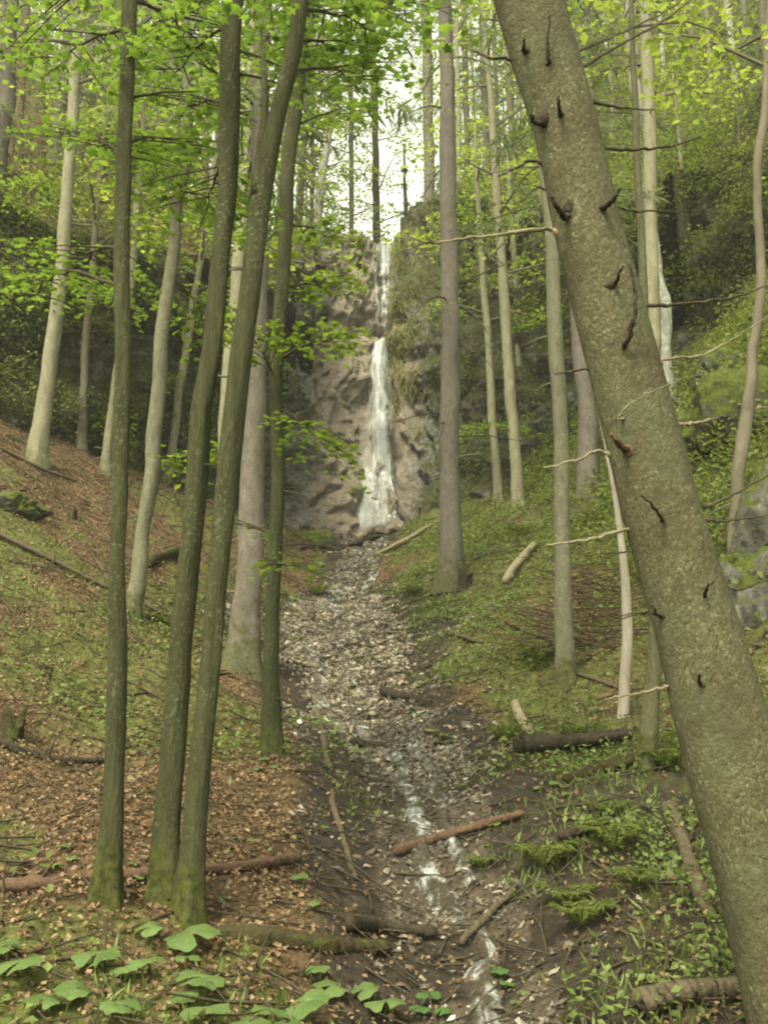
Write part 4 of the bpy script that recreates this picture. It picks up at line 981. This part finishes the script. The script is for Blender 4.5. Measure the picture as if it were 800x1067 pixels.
# --- the wood farther back reads as one mass
mb = MB(); mbt = MB(); mbn = MB()
cnt = 0
while cnt < 150:
    y = rng.uniform(34, 78); x = rng.uniform(-.52, .52) * y
    a = x / y
    if -.075 < a < .07: continue
    if -.28 < a < -.1 and rng.random() < .5: continue
    if y < yc(x) + 8: continue
    cnt += 1
    z = float(H(x, y)); hh = rng.uniform(13, 22); ln = rng.normal() * .03
    c = np.array([[x + ln * s_, y, z + s_] for s_ in (-.3, hh * .3, hh * .65, hh)])
    r = rng.uniform(.07, .17)
    tube(mbt, c, [r * 1.1, r * .9, r * .6, .02], 6)
    if rng.random() < .45:
        m = 420; u = rng.random(m) ** .8; th = rng.random(m) * 6.28
        rr = 2.4 * (1 - u) ** .7 * rng.random(m) ** .6 + .1
        p = np.stack([x + np.cos(th) * rr, y + np.sin(th) * rr, z + hh * (.22 + .78 * u) - .35 * rr], -1)
        inst(mbn, NEE_V, NEE_F, p, rotmats(rnd_dir(m) + np.array([0, -.6, .9]), np.stack([np.cos(th), np.sin(th), -.9 + 0 * th], -1) + rng.normal(size=(m, 3)) * .3), rng.uniform(.6, 1.3, m)[:, None] * np.array([1.1, .8, .8]))
    else:
        K = 26; th = rng.random(K) * 6.28; u = rng.random(K)
        cen = np.stack([x + np.cos(th) * 1.1, y + np.sin(th) * 1.1, z + hh * (.18 + .8 * u)], -1)
        spray_leaves(mb, cen, np.stack([np.cos(th), np.sin(th), .1 + 0 * th], -1), 15, 1.7, .27, DIA_V, DIA_F, flat=.5, spread=.6)
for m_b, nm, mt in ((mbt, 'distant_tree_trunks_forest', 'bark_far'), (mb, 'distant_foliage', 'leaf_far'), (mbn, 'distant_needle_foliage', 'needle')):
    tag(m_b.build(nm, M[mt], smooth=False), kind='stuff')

# ------------------------------------------------------------------ rocks
def rock(pos, size, mat, label, name='boulder', seed=0, sub=5):
    import bmesh
    bm = bmesh.new(); bmesh.ops.create_icosphere(bm, subdivisions=sub, radius=1)
    V = np.array([v.co[:] for v in bm.verts]); Fc = np.array([[v.index for v in f.verts] for f in bm.faces]); bm.free()
    d = 1 + .30 * fbm(V[:, 0] * 1.1 + seed, V[:, 1] * 1.1, V[:, 2] * 1.1, 3, seed) + .16 * np.abs(fbm(V[:, 0] * 3, V[:, 1] * 3, V[:, 2] * 3 + seed, 3, seed + 5)) + .04 * fbm(V[:, 0] * 9, V[:, 1] * 9, V[:, 2] * 9, 2, seed + 9)
    V = np.sign(V) * np.abs(V) ** .85 * d[:, None] * np.asarray(size)
    mbr = MB().add(V, Fc)
    o = mbr.build(name, M[mat]); o.location = [float(c) for c in pos]
    return tag(o, label, 'rock')
p = P(800, 575, 9.5); rock(p + np.array([.35, .3, -.1]), (.5, .5, .85), 'rock_bare', 'bare grey-white rock outcrop at the edge behind the leaning spruce', 'rock_outcrop', 3)
p = G(735, 470); rock(p + np.array([0, .1, .1]), (.75, .6, .42), 'rock_mossy', 'bright moss-covered boulder on the steep bank beside the leaning spruce', 'boulder', 7)
p = G(785, 440); rock(p + np.array([0, .1, .15]), (.6, .5, .5), 'rock_mossy', 'mossy boulder beside the crooked brown stem on the steep bank', 'boulder', 12)
p = G(760, 395); rock(p + np.array([0, .1, .15]), (.6, .5, .4), 'rock_mossy', 'mossy boulder higher on the steep bank under the bushes', 'boulder', 17)
p = G(785, 640); rock(p + np.array([.2, .2, 0]), (.5, .4, .5), 'rock_bare', 'grey rock with mossy cap at the foot of the bare outcrop', 'boulder', 21)
p = G(330, 565); rock(p, (.45, .35, .28), 'rock_mossy', 'mossy rock at the foot of the grey rock face by the stream', 'boulder', 25)

# ------------------------------------------------------------------ fallen wood
def log(name, label, pix, w, mat, up=.5, cat=None, cut=None, wob=.01, n=10, lift=None, rough=.24, stubs=0):
    pts = []
    for k, (u, v) in enumerate(pix):
        g = G(u, v); r = px(w, g) / 2
        pts.append(g + np.array([0, 0, r * up + (lift[k] if lift else 0)]))
    A = smooth_path(pts, 14 * len(pix)); A += rng.normal(size=A.shape) * wob * .25
    r0 = px(w, pts[0]) / 2; r1 = px(w, pts[-1]) / 2
    rad = np.linspace(r0, r1 * .8, len(A)); rad[-1] *= .55; rad[-2] *= .85; rad[0] *= .6; rad[1] *= .9; rad = rad * (1 + .12 * fbm(np.linspace(0, 5, len(A)), pix[0][0], 0, 2, 3))
    base_ = A[len(A) // 2].copy()
    mbl = MB(); tube(mbl, A, rad, 14 if w > 8 else 8, rough, 8, int(pix[0][0]))
    for k in range(stubs):
        a = rng.integers(2, len(A) - 2); dv = np.array([rng.normal() * .4, rng.normal() * .4, 1.0]); L = rng.uniform(.05, .16)
        tube(mbl, [A[a], A[a] + dv * L], [rad[a] * .28, rad[a] * .12], 6)
    if cut:
        t = empty(name, base_, label, cat or 'log'); mbl.build('stem', M[mat], t, base_)
        dr = A[-1] - A[-2]; dr /= np.linalg.norm(dr)
        m2 = MB(); tube(m2, [A[-1] - dr * .004, A[-1] + dr * .004], [rad[-1] * 1.02, rad[-1] * .95], 14)
        m2.build('cut_end', M['cut_wood'], t, base_)
        return t
    o = mbl.build(name, M[mat], None, base_); o.location = [float(c) for c in base_]
    return tag(o, label, cat or 'log')
log('fallen_pole', 'long straight reddish fallen pole lying behind the three dark trunks', [(-30, 936), (50, 925), (110, 920), (200, 914), (260, 908), (312, 901)], 13, 'red_wood', up=.8, stubs=6, cat='log')
log('mossy_log', 'thick moss-covered log beside the foot of the bent trunk', [(225, 978), (280, 983), (340, 990), (405, 993)], 19, 'moss_wood', up=.4)
log('wet_log', 'dark wet log end reaching from the moss-covered log to the stream', [(360, 970), (400, 976), (455, 982)], 15, 'wet_wood', up=1.1)
log('branch_stick', 'brown branch lying across the stream with a leaf over it', [(412, 896), (450, 882), (500, 868), (547, 855)], 11, 'red_wood', up=1.2, cat='branch')
log('stub_log', 'short dark piece of wood beyond the branch crossing the stream', [(583, 881), (612, 874), (640, 868)], 13, 'wet_wood', up=1.3)
log('broken_log', 'broken log with orange snapped end beside the leaning spruce', [(697, 848), (710, 880), (724, 925), (737, 962)], 17, 'dead_wood', up=.9, cut=True)
log('broken_branch', 'thin curved branch lying against the broken log', [(726, 855), (718, 880), (706, 895), (712, 905), (745, 935)], 4, 'twig', up=1.5, cat='branch')
log('dark_log', 'dark fallen log stopping at the small mossy-footed trunk', [(536, 790), (580, 786), (620, 784), (658, 778)], 17, 'wet_wood', up=1.5, stubs=4)
log('root_log', 'dark mossy rotten log under the small mossy-footed trunk', [(590, 818), (625, 808), (655, 800), (700, 788)], 14, 'moss_wood', up=.9)
log('smooth_log', 'smooth pale brown log at the foot of the leaning spruce', [(665, 1060), (705, 1052), (745, 1045), (790, 1040)], 28, 'dead_wood', up=.6)
log('stream_stick', 'bent stick leaning over the lower rivulet', [(480, 988), (505, 965), (520, 948), (537, 935)], 8, 'dead_wood', up=1.5, cat='branch')
log('brown_stick', 'brown stick lying on herbs downhill from the brushwood', [(505, 642), (530, 652), (552, 662)], 6, 'red_wood', up=1.0, cat='branch')
log('short_stick', 'short brown stick near the stream below the lone spruce', [(462, 660), (480, 666), (502, 672)], 6, 'dead_wood', up=1.0, cat='branch')
log('long_branch', 'long thin fallen branch running down the brown slope', [(-10, 556), (50, 585), (110, 615), (190, 652)], 5, 'dead_wood', up=1.4, cat='branch')
log('foot_log', 'dark wet branch wedged across the stream at the foot of the falls', [(313, 574), (338, 571), (352, 575), (378, 566), (400, 560)], 6, 'wet_wood', up=.7, rough=.3, cat='branch')
log('pale_log', 'pale short log resting on stones under the waterfall', [(374, 568), (390, 558), (406, 549)], 9, 'pale_wood', up=1.6, cat='log')
log('pale_pole', 'pale leaning stick between the stream head and the lone spruce', [(392, 582), (420, 568), (450, 550)], 5, 'pale_wood', up=1.6, cat='branch')
log('bank_branch', 'narrow mossy branch lying down the bank beside the stream', [(330, 742), (340, 790), (346, 840), (358, 880), (371, 920)], 7, 'dead_wood', up=.9, cat='branch')
log('slope_branch', 'dark knotty branch ending behind the dark slender trunk', [(-8, 772), (20, 786), (60, 795), (108, 798)], 8, 'wet_wood', up=.8, cat='branch', stubs=2)
log('bridge_log', 'dark log lying in the stream below the pale rubble bar', [(396, 724), (425, 730), (450, 736)], 9, 'wet_wood', up=.8)
log('wedge_log', 'small dark log wedged in stream stones above the two rills', [(365, 777), (385, 780), (402, 781)], 8, 'wet_wood', up=.8)
log('wall_log', 'mossy log on the brown slope behind the lichen-spotted trunk', [(145, 598), (165, 585), (200, 572)], 11, 'moss_wood', up=.5)
log('slope_stick', 'pale stick on the slope beyond the lone spruce foot', [(525, 612), (540, 592), (556, 572)], 9, 'pale_wood', up=1.0, cat='branch')
log('yellow_stub', 'short yellowish mossy stub leaning near the dark fallen log', [(536, 738), (543, 752), (552, 768)], 11, 'pale_wood', up=.6, cat='branch')
log('thin_branch', 'thin branch lying below the olive trunk among herbs', [(595, 702), (615, 710), (645, 720)], 5, 'dead_wood', up=1.0, cat='branch')
log('leaf_slope_branch', 'thin brown branch on the bare leaf slope near the edge', [(0, 470), (40, 490), (80, 505)], 4, 'dead_wood', up=1.2, cat='branch')
log('upper_branch', 'fallen branch lying beside the straight spruce and thin leaning stem', [(100, 588), (140, 640), (180, 648)], 4, 'dead_wood', up=1.3, cat='branch')
# stumps
def stump(u, v, w, hpx, label, mat='moss_wood'):
    g = G(u, v); r = px(w, g) / 2; h = px(hpx, g); n, m = 20, 14
    th = np.linspace(0, 2 * np.pi, n, endpoint=False)[None]; q = np.linspace(0, 1, m)[:, None]
    rr = r * (1 + .7 * np.exp(-q * 6) * (.4 + .6 * np.cos(th * 4 + u) ** 2) - .12 * q + .22 * fbm(np.cos(th) * 1.6 + u, np.sin(th) * 1.6, q * 3, 3, 5))
    top = h * (.72 + .5 * fbm(np.cos(th) * 1.9 + u, np.sin(th) * 1.9, 3.0, 3, 8))
    z = -.08 + q * (top + .08)
    V = np.stack([rr * np.cos(th) + .15 * h * q ** 2, rr * np.sin(th), z], -1).reshape(-1, 3)
    V = np.concatenate([V, [[.1 * h, 0, h * .42]]])
    i, k = np.meshgrid(np.arange(m - 1), np.arange(n), indexing='ij')
    f4 = np.stack([i * n + k, i * n + (k + 1) % n, (i + 1) * n + (k + 1) % n, (i + 1) * n + k], -1).reshape(-1, 4)
    kk = np.arange(n); f3 = np.stack([(m - 1) * n + kk, (m - 1) * n + (kk + 1) % n, np.full(n, m * n)], -1)
    o = MB().add(V, [f4, f3]).build('tree_stump', M[mat]); o.location = [float(c) for c in g]; tag(o, label, 'stump')
stump(10, 770, 22, 38, 'mossy broken stump at the edge above the dark knotty branch')
p = G(6, 528); rock(p + np.array([0, .1, .0]), (.42, .3, .16), 'rock_mossy', 'low moss-grown hump of rock on the brown slope at the edge', 'boulder', 33)
stump(483, 612, 16, 16, 'dark little stump touching the foot of the lone spruce', 'wet_wood')
stump(75, 540, 9, 8, 'small mossy stump under the smooth pale olive trunk')

# brushwood of dead spruce twigs
mb = MB(); b0 = G(605, 640)
for k in range(200):
    g = G(rng.uniform(570, 650), rng.uniform(600, 690)); th = rng.uniform(-.6, 3.7); L = rng.uniform(.3, .9)
    a = g + np.array([0, 0, rng.uniform(0, .22)]); e = a + np.array([math.cos(th) * L, rng.normal() * .25, rng.uniform(-.1, .35) * L])
    tube(mb, [a, (a + e) / 2 + rng.normal(size=3) * .04, e], [.008, .006, .003], 4, caps=False)
M['brush'] = bark_mat('brush', (.075, .048, .032), (.17, .115, .08), None, 0, vert=1, scale=30)
o = mb.build('brushwood_pile', M['brush'], None, b0); o.location = [float(c) for c in b0]
tag(o, 'tangle of reddish dead spruce twigs beside the olive trunk', 'brushwood')

# ------------------------------------------------------------------ plants
def disc_leaf(mb, c, nrm, fwd, rad, seed):
    """heart-shaped butterbur leaf: wavy disc with a notch at the stalk"""
    nr, nt = 5, 72
    th = np.linspace(-np.pi * .93, np.pi * .93, nt); rr = np.linspace(0, 1, nr + 1)[1:]
    out = 1 - .10 * np.cos(th) + .05 * np.sin(th * 9 + seed) - .22 * np.exp(-((np.abs(th) - np.pi) / .5) ** 2)
    x = np.concatenate([[0], (rr[:, None] * out * np.sin(th)[None]).ravel()]); y = np.concatenate([[0], (rr[:, None] * out * np.cos(th)[None]).ravel()])
    q = x ** 2 + y ** 2
    z = .10 * np.sin(np.arctan2(x, y) * 3 + seed) * q - .22 * q + .10 * np.abs(x) + .035 * np.abs(np.sin(np.arctan2(x, y) * 4.5)) * np.sqrt(q)
    Mx = rotmats(np.array([nrm], float), np.array([fwd], float))[0]
    V = (Mx @ (np.stack([x, y, z], -1) * rad).T).T + c
    f3 = np.stack([np.zeros(nt - 1, int), 2 + np.arange(nt - 1), 1 + np.arange(nt - 1)], -1)
    i, j = np.meshgrid(np.arange(nr - 1), np.arange(nt - 1), indexing='ij')
    f4 = np.stack([1 + i * nt + j, 1 + i * nt + j + 1, 1 + (i + 1) * nt + j + 1, 1 + (i + 1) * nt + j], -1).reshape(-1, 4)
    mb.add(V, [f3, f4])
    ta = np.arctan2(x, y); vv = np.exp(-(np.sin(ta * 4.5 + np.pi / 2) / .16) ** 2) * (1 - .5 * np.sqrt(q)); vv[0] = 1
    return np.stack([vv, vv, vv, np.ones_like(vv)], -1)
def butterbur(label, leaves, group='butterbur plants under the dark trunks', mat='butterbur', name='butterbur_plant', hmul=1.0):
    """leaves: (u, v, width px) with v at the leaf blade"""
    gs = [G(u, v + .45 * w) for u, v, w in leaves]
    foot = np.mean([g for g in gs], 0); foot[2] = float(H(foot[0], foot[1]))
    t = empty(name, foot, label, 'plant', group)
    for k, ((u, v, w), g) in enumerate(zip(leaves, gs)):
        c = P(u, v, g[1]); r = px(w, g) / 2 * .82
        root = np.array([g[0] * .7 + foot[0] * .3, g[1] * .7 + foot[1] * .3 + .02, 0]); root[2] = float(H(root[0], root[1])) - .01
        a = rng.random() * 6.28
        m2 = MB(); tube(m2, smooth_path([root, root * .4 + c * .6 + np.array([.01, .01, .0]), c - np.array([0, 0, .006])], 8), np.linspace(.006, .0035, 8), 6)
        st = m2.build('stalk', M['leaf_herb'], t, foot)
        m1 = MB(); at_ = disc_leaf(m1, c, np.array([rng.normal() * .16, -.12 + np.clip(rng.normal(), -1.3, 1.3) * .12, 1.0]), np.array([math.cos(a), math.sin(a), 0]), r, rng.random() * 6)
        m1.build('leaf', M[mat], t, foot, attr=at_)
bb = [
 ('low round-leaved butterbur at the edge beside a dull patch of soil', [(22, 1002, 52), (2, 985, 40)]),
 ('butterbur with two pale leaves near the lower corner', [(75, 1029, 46), (45, 1040, 44)]),
 ('butterbur spreading three pale leaves in front of the dark slender trunk', [(102, 993, 54), (125, 1046, 48), (130, 1008, 36)]),
 ('butterbur with leaves close against the mossy foot of the middle trunk', [(156, 966, 36), (152, 1000, 40)]),
 ('butterbur with broad flat leaves right before the bent trunk foot', [(200, 972, 66), (196, 997, 30)]),
 ('largest butterbur, tilted pale leaf with two below, before the bent trunk', [(211, 1018, 58), (215, 1050, 56), (190, 1037, 40)]),
 ('butterbur with one narrow tilted leaf between the trunk feet and the moss-covered log', [(320, 1043, 56), (282, 1052, 44)]),
 ('butterbur with small leaves below the middle of the moss-covered log', [(345, 1027, 44), (330, 1008, 34)]),
 ('butterbur with spread leaf below the thick end of the moss-covered log', [(402, 1043, 50), (380, 1030, 34)]),
 ('single-leaved butterbur rising at the very bottom beside the narrow tilted leaf', [(258, 1066, 52), (300, 1068, 40)]),
 ('butterbur leaf above the fallen pole near the edge', [(53, 900, 28), (66, 880, 22), (75, 893, 16)]),
 ('pale leaf pair above the fallen pole between two dark trunks', [(148, 912, 24), (140, 898, 18)]),
 ('small leaf pair where the bent trunk meets the fallen pole', [(222, 900, 18), (232, 935, 16)]),
 ('young leaf pair past the end of the fallen pole', [(312, 912, 24), (328, 940, 20)]),
 ('small leaves at the foot of the thin mossy trunk', [(275, 790, 14), (285, 798, 13), (268, 800, 12)]),
]
for lab, lv in bb: butterbur(lab, lv)
bb2 = [
 ('upright bright leaf standing over the branch across the stream', [(515, 858, 17), (508, 880, 12)], 'leaf_bright'),
 ('dark glossy leaf rosette at the bottom below the wet log end', [(447, 1035, 30), (438, 1050, 28), (460, 1052, 22)], 'leaf_wet'),
 ('dark leaf cluster beside the lower rivulet', [(520, 1010, 26), (512, 1022, 20), (528, 1024, 18)], 'leaf_wet'),
 ('little leaf tuft in mud between the lower rivulet and the leaning spruce', [(545, 1033, 18), (538, 1044, 14)], 'leaf_herb'),
 ('leaf cluster on the bank above the two rills', [(452, 760, 15), (462, 765, 14), (470, 771, 18), (456, 772, 13)], 'leaf_herb'),
 ('small leaf cluster in herbs below the dark fallen log', [(560, 820, 16), (578, 815, 16), (590, 826, 14)], 'leaf_herb'),
 ('leaf cluster in mud beside the broken log', [(665, 950, 15), (660, 968, 14), (690, 990, 16)], 'leaf_herb'),
 ('pair of leaves in the mud near the smooth pale brown log', [(690, 997, 18), (718, 1010, 16)], 'leaf_herb'),
 ('dark green plant in stones next to the dark log in the stream', [(428, 738, 12), (436, 744, 13), (422, 748, 10)], 'leaf_wet'),
 ('leaf cluster on the pale rubble bar', [(388, 684, 11), (396, 688, 10), (380, 686, 9)], 'leaf_herb'),
 ('pale leaf cluster downhill of the lone spruce', [(455, 632, 12), (448, 640, 10), (462, 642, 11)], 'leaf_herb'),
 ('small leaf cluster beside the yellowish stub', [(500, 800, 15), (515, 806, 13), (522, 796, 13)], 'leaf_herb'),
]
for lab, lv, mt in bb2: butterbur(lab, lv, 'small leafy plants by the stream', mt, 'leafy_plant')

def fern(u, v, w, label, nf=7):
    g = G(u, v); L = px(w, g) * .62
    t = empty('fern', g, label, 'fern', 'ferns on the stream bank')
    for k in range(nf):
        th = k * 6.283 / nf + rng.random() * .6; Lf = L * rng.uniform(.75, 1.15)
        s_ = np.linspace(0, 1, 22)[:, None]
        dv = np.array([math.cos(th), math.sin(th), 0])
        c = g + dv * Lf * s_ + np.array([0, 0, 1.0]) * Lf * (1.35 * s_ - 1.0 * s_ ** 2)
        m1 = MB(); tube(m1, c, np.linspace(.004, .0012, 22), 4, caps=False)
        sd = np.array([-dv[1], dv[0], 0])
        for sg in (-1, 1):
            p = c[2:]; n = len(p); u_ = s_[2:, 0]
            ln = Lf * .30 * np.sin(np.clip(u_ * 1.05 + .12, 0, 1) * np.pi) ** .8 * .9 + .006
            fw = np.tile(sd * sg + dv * .35 + np.array([0, 0, -.15]), (n, 1)) + rng.normal(size=(n, 3)) * .08
            inst(m1, DIA_V, DIA_F, p, rotmats(np.tile([0, -.15, 1.0], (n, 1)) + rng.normal(size=(n, 3)) * .12, fw), np.stack([ln * .42, ln, ln], -1))
        m1.build('frond', M['leaf_under'], t, g, smooth=False)
for u, v, w, lab in [(566, 905, 80, 'dark spreading fern in mud above the lower rivulet'), (590, 945, 60, 'fern below the dark piece of wood on the muddy bank'), (640, 885, 85, 'broad fern beside the broken log'),
                     (662, 925, 55, 'small fern in front of the broken log'), (605, 965, 70, 'pale fern in the mud near the leaning spruce'), (560, 690, 60, 'pale fern downhill of the reddish brushwood'),
                     (690, 800, 60, 'fern between the mossy-footed trunk and the leaning spruce'), (525, 770, 45, 'fern at the end of the dark fallen log'), (600, 770, 50, 'fern behind the dark fallen log'),
                     (500, 905, 40, 'little fern beneath the branch across the stream'), (540, 560, 40, 'fern below the close pair of stems'), (635, 850, 45, 'fern under the dark mossy rotten log'), (430, 620, 30, 'low fern near the stream uphill of the lone spruce'), (330, 620, 36, 'fern on the bank beside the upper stream'), (178, 655, 40, 'fern on the brown slope near the lichen-spotted trunk')]:
    fern(u, v, w, lab)

# ------------------------------------------------------------------ damp air
hm = bpy.data.materials.new('damp_air'); hm.use_nodes = True; ht_ = hm.node_tree; ht_.nodes.clear()
pv = ht_.nodes.new('ShaderNodeVolumePrincipled'); pv.inputs['Color'].default_value = (.97, .97, .93, 1); pv.inputs['Density'].default_value = HAZE; pv.inputs['Anisotropy'].default_value = .2
oo = ht_.nodes.new('ShaderNodeOutputMaterial'); ht_.links.new(pv.outputs[0], oo.inputs['Volume'])
zlo, zhi = float(Z.min()) - 1, 75.0
hx, hy0, hy1 = 64.0, -29.0, 124.0
mb = MB().add([(a, b, c) for a in (-hx, hx) for b in (hy0, hy1) for c in (zlo, zhi)], CUB_F)
o = mb.build('haze', hm, smooth=False); tag(o, kind='stuff')

# ------------------------------------------------------------------ light, camera
SUN_EL, SUN_AZ = R(56), R(-152)      # azimuth from +Y (ahead), negative = toward -X
w = bpy.data.worlds.new('World'); sc.world = w; w.use_nodes = True
nt = w.node_tree; nt.nodes.clear()
sky = nt.nodes.new('ShaderNodeTexSky'); sky.sky_type = 'NISHITA'; sky.sun_disc = False
sky.sun_elevation = SUN_EL; sky.sun_rotation = SUN_AZ; sky.air_density = 1.0; sky.dust_density = 3.0; sky.ozone_density = 1.0
hs = nt.nodes.new('ShaderNodeHueSaturation'); hs.inputs['Saturation'].default_value = .12
bg = nt.nodes.new('ShaderNodeBackground'); bg.inputs[1].default_value = .13
ow = nt.nodes.new('ShaderNodeOutputWorld')
tn = nt.nodes.new('ShaderNodeMix'); tn.data_type = 'RGBA'; tn.blend_type = 'MULTIPLY'; tn.inputs[0].default_value = 1; tn.inputs[7].default_value = (.98, 1, .77, 1)
nt.links.new(sky.outputs[0], hs.inputs['Color']); nt.links.new(hs.outputs[0], tn.inputs[6]); nt.links.new(tn.outputs[2], bg.inputs[0]); nt.links.new(bg.outputs[0], ow.inputs[0])
sl = bpy.data.lights.new('Sun', 'SUN'); sl.energy = 1.5; sl.angle = R(18); sl.color = (1, .92, .64)
so = bpy.data.objects.new('Sun', sl); COL.objects.link(so)
from mathutils import Vector
dv = Vector((math.sin(SUN_AZ) * math.cos(SUN_EL), math.cos(SUN_AZ) * math.cos(SUN_EL), math.sin(SUN_EL)))
so.rotation_euler = dv.to_track_quat('Z', 'Y').to_euler(); so.location = dv * 60
cam = bpy.data.cameras.new('Camera'); co = bpy.data.objects.new('Camera', cam); COL.objects.link(co)
co.location = (0, 0, CAMZ); co.rotation_euler = (R(90) + PITCH, 0, 0)
cam.sensor_fit = 'VERTICAL'; cam.sensor_height = 36; cam.lens = 36 * F / 1067; cam.clip_end = 500; cam.clip_start = .05
sc.camera = co
sc.view_settings.view_transform = 'Standard'; sc.view_settings.look = 'None'; sc.view_settings.gamma = 1
sc.view_settings.exposure = 1.93
sc.cycles.max_bounces = 6; sc.cycles.transparent_max_bounces = 16
sc.cycles.use_denoising = True
sc.cycles.filter_width = 2.0
